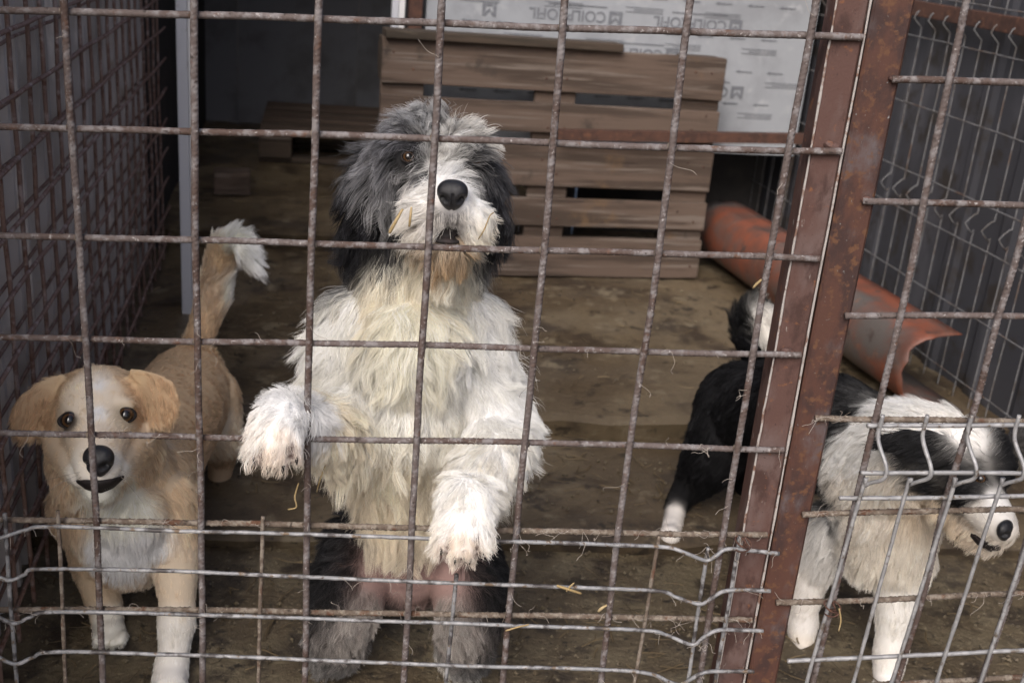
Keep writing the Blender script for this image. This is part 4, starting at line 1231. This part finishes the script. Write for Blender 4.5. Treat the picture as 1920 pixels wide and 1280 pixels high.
# ------------------------------------------------------------------ black and white dog at the right
dogC = empty('dog', tuple(fl(1560, 1180, -.09)))
tag(dogC, 'black and white long-haired dog behind the posts at the right, nose to the wire', 'dog')
LC = []
LC += chain((1392, 765, .92, 88), (1470, 775, .76, 96), (1560, 800, .58, 100), (1640, 860, .46, 104), (1665, 930, .42, 104), (1660, 1010, .42, 88))
LC += chain((1385, 770, .90, 80), (1342, 850, .88, 58), (1300, 905, .90, 34), (1272, 935, .90, 22), (1264, 970, .85, 19), (1258, 998, .80, 20), (1256, 1004, .77, 20))
LC += chain((1440, 790, .96, 74), (1420, 860, .98, 50), (1405, 910, 1.02, 28), (1400, 960, .98, 20), (1396, 985, .92, 20))
LC += chain((1425, 690, 1.0, 24), (1402, 640, 1.03, 22), (1396, 600, 1.04, 22), (1410, 582, 1.03, 20), (1430, 600, 1.0, 20), (1440, 635, .98, 12))
LC += chain((1560, 1000, .48, 60), (1518, 1070, .49, 38), (1508, 1140, .48, 26), (1506, 1165, .475, 28), (1500, 1215, .45, 22), (1492, 1240, .42, 27))
LC += chain((1690, 1040, .40, 62), (1684, 1120, .38, 42), (1674, 1185, .37, 30), (1671, 1215, .365, 33), (1662, 1278, .345, 25), (1656, 1308, .31, 33))
for cx_, cy_, y_ in ((1490, 1246, .395), (1656, 1312, .285)):
    for dx in (-24, -8, 8, 24):
        LC.append(S(cx_ + dx, cy_ + 5 - abs(dx) * .2, y_, 13, .8, 1.7, 1.0))
LC += chain((1640, 860, .42, 104), (1700, 850, .34, 92), (1760, 850, .30, 84))
LC += [S(1786, 862, .29, 82), S(1826, 850, .27, 66), S(1850, 875, .255, 52), S(1785, 915, .28, 54)]
LC += chain((1815, 900, .25, 58), (1845, 945, .195, 45), (1868, 975, .155, 36), (1880, 990, .138, 29), n=6)
LC += chain((1805, 945, .26, 46), (1840, 995, .20, 30), (1862, 1014, .17, 21), n=6)
FLC = [flap([(1630, 837), (1655, 812), (1700, 804), (1745, 806), (1790, 818), (1806, 845), (1780, 870), (1735, 884), (1700, 880), (1672, 848)], lambda x, y: .232 - .00022 * (x - 1720), .010)]
LC += [S(1925, 840, .31, 44, .8, .5, 1.0, (0, -.3, 0))]
meC = flesh('body', LC, .0048, 5, FLC)
cC = Coat()
a = cC.add
WC, BK = (.80, .78, .75), (.012, .012, .014)
a(1380, 740, .88, 70, .028, .15, (-.5, .3, -.7), BK, (.022, .022, .025))
a(1330, 850, .85, 50, .030, .18, (-.5, .2, -.8), BK, (.022, .022, .025))
a(1285, 915, .86, 26, .016, .15, (-.3, 0, -1), BK)
a(1268, 955, .84, 12, .010, .15, (0, 0, -1), (.70, .66, .62))
a(1258, 995, .78, 18, .010, .15, (0, -.3, -1), (.74, .70, .66))
a(1420, 870, .96, 50, .022, .15, (0, .2, -1), BK)
a(1415, 670, 1.0, 26, .040, .2, (-.3, 0, .9), BK)
a(1396, 605, 1.02, 22, .045, .25, (.1, 0, 1), BK, (.03, .03, .03))
a(1425, 605, 1.0, 18, .040, .3, (.6, -.1, -.6), (.78, .75, .70), (.82, .80, .76))
a(1440, 635, .98, 14, .038, .2, (.3, -.1, -.9), (.78, .75, .70), (.82, .80, .76))
a(1490, 740, .70, 70, .030, .15, (-.3, .7, -.6), BK)
a(1560, 830, .50, 50, .034, .2, (-.4, .4, -.8), BK, (.03, .03, .035))
a(1592, 940, .42, 26, .040, .25, (-.5, .1, -.85), (.45, .44, .43), (.70, .69, .67))
a(1560, 1020, .45, 34, .036, .25, (-.3, .1, -1), (.62, .61, .59), WC)
a(1540, 900, .46, 48, .036, .2, (-.4, .2, -.9), BK, (.04, .04, .045))
a(1625, 830, .36, 44, .042, .25, (-.5, .1, -.8), WC, (.84, .83, .80))
a(1690, 780, .34, 44, .042, .35, (-.4, .2, .1), WC, (.84, .83, .80))
a(1590, 780, .42, 34, .036, .25, (-.5, .4, -.4), BK, (.05, .05, .05))
a(1640, 940, .32, 60, .046, .25, (-.3, -.1, -.95), (.76, .71, .64), (.80, .76, .70))
a(1720, 960, .28, 50, .042, .25, (.1, -.1, -1), (.64, .55, .44), (.72, .64, .53))
a(1660, 1040, .33, 50, .044, .28, (-.1, -.1, -1), (.74, .69, .61), (.78, .74, .67))
a(1770, 985, .24, 34, .036, .25, (.1, -.1, -1), (.66, .56, .44), (.74, .66, .54))
a(1505, 1130, .45, 36, .018, .15, (-.1, 0, -1), (.76, .73, .69))
a(1495, 1230, .40, 28, .014, .15, (0, -.3, -1), (.72, .66, .58))
a(1680, 1150, .34, 44, .020, .15, (.0, 0, -1), (.77, .75, .71))
a(1660, 1280, .30, 36, .016, .15, (0, -.2, -1), (.76, .73, .69))
# head
a(1725, 840, .21, 40, .024, .20, (-.9, 0, -.25), BK, (.05, .05, .055))
a(1660, 828, .23, 26, .026, .18, (-.95, 0, -.1), BK, (.05, .05, .055))
a(1785, 885, .20, 30, .020, .14, (-.7, .4, -.3), BK, (.035, .035, .04))
a(1735, 925, .24, 28, .018, .14, (-.8, .3, -.4), BK, (.03, .03, .035))
a(1795, 925, .20, 30, .018, .14, (-.7, .3, -.5), BK, (.03, .03, .035))
a(1755, 800, .26, 30, .022, .2, (-.6, .5, .3), WC)
a(1822, 805, .22, 26, .018, .15, (-.3, .7, .5), WC)
a(1846, 845, .18, 24, .016, .14, (-.3, .6, .6), WC)
a(1872, 925, .15, 20, .008, .14, (-.5, .6, .3), WC)
a(1836, 897, .19, 13, .006, .1, (-.5, .3, -.3), BK)
a(1908, 840, .24, 34, .020, .15, (.5, .4, .2), BK, (.05, .05, .055))
a(1910, 900, .20, 22, .016, .15, (.5, .5, 0), BK)
a(1838, 968, .17, 22, .009, .16, (-.8, .4, -.3), (.76, .72, .66))
a(1856, 1035, .16, 16, .022, .25, (-.2, .1, -1), (.70, .64, .56))
a(1820, 985, .20, 26, .026, .2, (-.5, .2, -.8), (.70, .62, .52))
paint(meC, cC, .004)
meC.materials.clear()
link('body', meC, SKIN, dogC)
bC = surface(meC)
nC = on(bC, 1884, 994, -.004)
eC = on(bC, 1838, 897, -.005)
grow('fur', meC, cC, 100000, dogC, seed=8, rad=.00031, clump=.55, clump_n=24, curl=.06, jitter=.2, grav=.35, avoid=[(nC, .021), (eC, .013), (on(bC, 1848, 1018), .009)])
nose(dogC, nC, 47, 41, .011, (.60, -.75, .12))
eye(dogC, eC, .0105, gaze=at(1830, 900, -1.0))
mouth_patch(dogC, bC, [(1822, 1000), (1838, 1012), (1856, 1020), (1874, 1022)], [(1822, 1004), (1836, 1020), (1856, 1031), (1874, 1028)], .002, .002)


# ================================================================== STRAW AND SHED HAIR
def straw(pts, label, r=.0021, mat=STRAW, seed=0):
    """a flattened stalk, bent a little"""
    me = tube_mesh('straw', pts, r, .003, 7, False, .0003, .08, taper=[.8, 1, 1, .9, .7], seed=seed)
    o = link('straw', me, mat)
    return tag(o, label, 'straw', 'straw caught on the dogs and the fence')
mz = on(bA, 790, 415, .030)[1] - .012; my = mz - .004
straw([at(731, 437, mz), at(742, 416, mz - .004), at(756, 392, mz)], 'broad yellow straw hanging from the shaggy dog\'s beard, left one', .0024, seed=1)
straw([at(768, 425, my), at(770, 408, my - .003), at(772, 388, my)], 'short upright straw on the shaggy dog\'s beard, nearer the nose', .0019, seed=2)
q = on(bA, 900, 420, .022)[1]
straw([at(897, 448, q), at(908, 430, q - .008), at(918, 405, q - .006), at(926, 398, q)], 'thin curled straw at the right side of the shaggy dog\'s mouth', .0010, seed=3)
q = on(bA, 640, 830, .02)[1]
straw([at(612, 868, q), at(600, 900, q - .01), at(594, 922, q)], 'thin straw dangling below the shaggy dog\'s raised left forearm', .0012, seed=4)
straw([at(560, 905, -.012), at(553, 930, -.016), at(556, 950, -.012), at(540, 955, -.012)], 'bent straw caught on the upright bar below the raised paw', .0013, seed=5)
straw([at(1044, 1097, -.030), at(1066, 1104, -.0335), at(1090, 1112, -.031)], 'flat straw lying on the second galvanised wire right of centre', .0022, seed=6)
straw([at(1062, 1108, -.032), at(1070, 1098, -.034), at(1077, 1092, -.031)], 'small straw crossing the flat straw on the galvanised wire', .0014, seed=7)
straw([at(1412, 540, -.018), at(1418, 533, -.020), at(1428, 524, -.018)], 'short pale straw stuck on the upright bar beside the gate tube', .0017, seed=8)
straw([at(948, 1182, -.030), at(968, 1176, -.033), at(992, 1170, -.031)], 'slim straw on the third galvanised wire near the shaggy dog\'s leg', .0014, seed=9)
straw([at(1122, 1146, -.016), at(1128, 1140, -.018), at(1138, 1134, -.016)], 'stubby straw stuck on the upright bar above the third wire', .0022, seed=10)
straw([at(1573, 1140, -.034), at(1576, 1162, -.035), at(1572, 1182, -.034)], 'straw hanging from the tie wire on the right fence', .0013, seed=11)

def litter(name, n, boxes, label, seed, L=(.02, .07), r=.0011):
    """trodden straw on the floor: too many to count"""
    rng = np.random.default_rng(seed)
    verts, faces = [], []
    for _ in range(n):
        x0, x1, y0, y1, z = boxes[rng.integers(len(boxes))]
        c = np.array([rng.uniform(x0, x1), rng.uniform(y0, y1), z + .004 + rng.uniform(0, .006)])
        th = rng.uniform(0, np.pi); l = rng.uniform(*L)
        d = np.array([math.cos(th), math.sin(th), rng.normal(0, .05)]); w = np.array([-d[1], d[0], 0]) * r * rng.uniform(.6, 2)
        h = np.array([0, 0, r * 1.2])
        bend = np.array([-d[1], d[0], 0]) * l * rng.normal(0, .08)
        b = len(verts)
        for t, o_ in ((-.5, 0), (0, 1), (.5, 0)):
            m_ = c + d * l * t + bend * o_
            verts += [m_ - w, m_ + h, m_ + w]
        for k in (0, 3):
            faces += [(b + k, b + k + 1, b + k + 4, b + k + 3), (b + k + 1, b + k + 2, b + k + 5, b + k + 4), (b + k + 2, b + k, b + k + 3, b + k + 5)]
    o = link(name, mesh(name, verts, faces), STRAW_OLD)
    return tag(o, label, 'straw litter', kind='stuff')
litter('straw_litter', 800, [(-1.0, 1.5, 1.45, 2.4, .0), (-1.0, 1.2, .85, 1.15, -.056), (-.7, 1.1, .0, .65, -.088), (-1.1, .2, 2.75, 3.4, .074), (-1.0, 1.2, .2, .6, -.088)], 'trodden straw scattered over the dirty pen floor', 3)

def grit(n, seed):
    rng = np.random.default_rng(seed)
    verts, faces = [], []
    base = [(1, 0, 0), (-1, 0, 0), (0, 1, 0), (0, -1, 0), (0, 0, 1), (0, 0, -1)]
    tri = [(0, 2, 4), (2, 1, 4), (1, 3, 4), (3, 0, 4), (2, 0, 5), (1, 2, 5), (3, 1, 5), (0, 3, 5)]
    for _ in range(n):
        y = rng.uniform(-.1, 1.15)
        z = -.056 if y > .85 else -.088
        if rng.random() < .25: y, z = rng.uniform(1.4, 2.4), .0
        c = np.array([rng.uniform(-.9, 1.3), y, z + .003]); r = rng.uniform(.0015, .006)
        b = len(verts)
        for v in base: verts.append(c + np.array(v) * r * rng.uniform(.6, 1.3, 3))
        faces += [(b + i, b + j, b + k) for i, j, k in tri]
    o = link('grit', mesh('grit', verts, faces), FLOOR_LOW)
    return tag(o, 'crumbs of mud and grit on the lower floor', 'grit', kind='stuff')
grit(2600, 5)

# shed hair snagged on the bars
rng = np.random.default_rng(21)
tracks = [(VB[k], -.0098, .0052) for k in range(7)] + [(HB[k], 0, .005) for k in (3, 4, 5, 5, 5, 6, 6)] + [(GH[k], FY, .0034) for k in (0, 0, 1, 2, 3)] + [(RH[k], 0, .005) for k in (3, 4, 5)] + [(RV[0], -.0098, .0052)]
hp = []
for _ in range(420):
    tr_, y_, r_ = tracks[rng.integers(len(tracks))]
    k = rng.integers(len(tr_) - 1); t = rng.random()
    x, y = tr_[k][0] + (tr_[k + 1][0] - tr_[k][0]) * t, tr_[k][1] + (tr_[k + 1][1] - tr_[k][1]) * t
    if y < 560 and rng.random() < .8: continue
    p = at(x, y, y_ - r_); L = rng.uniform(.008, .034)
    d = rng.normal(0, 1, 3); d[1] = -abs(d[1]) * .4; d[2] -= .5; d /= np.linalg.norm(d)
    c1, c2 = rng.normal(0, .5, 3), rng.normal(0, .5, 3)
    hp.append([p + d * L * u + (c1 * math.sin(u * 3) + c2 * math.sin(u * 5.5)) * L * .35 * u for u in np.linspace(0, 1, 6)])
hp = np.array(hp)
hc = bpy.data.hair_curves.new('shed_hair')
hc.add_curves([6] * len(hp))
hc.attributes['position'].data.foreach_set('vector', hp.astype(np.float32).ravel())
ra = hc.attributes.get('radius') or hc.attributes.new('radius', 'FLOAT', 'POINT')
ra.data.foreach_set('value', np.full(hp.shape[0] * 6, .00022, np.float32))
hc.materials.append(LINT)
tag(link('shed_hair', hc), 'wisps of shed dog hair snagged on the bars and wires', 'hair', kind='stuff')
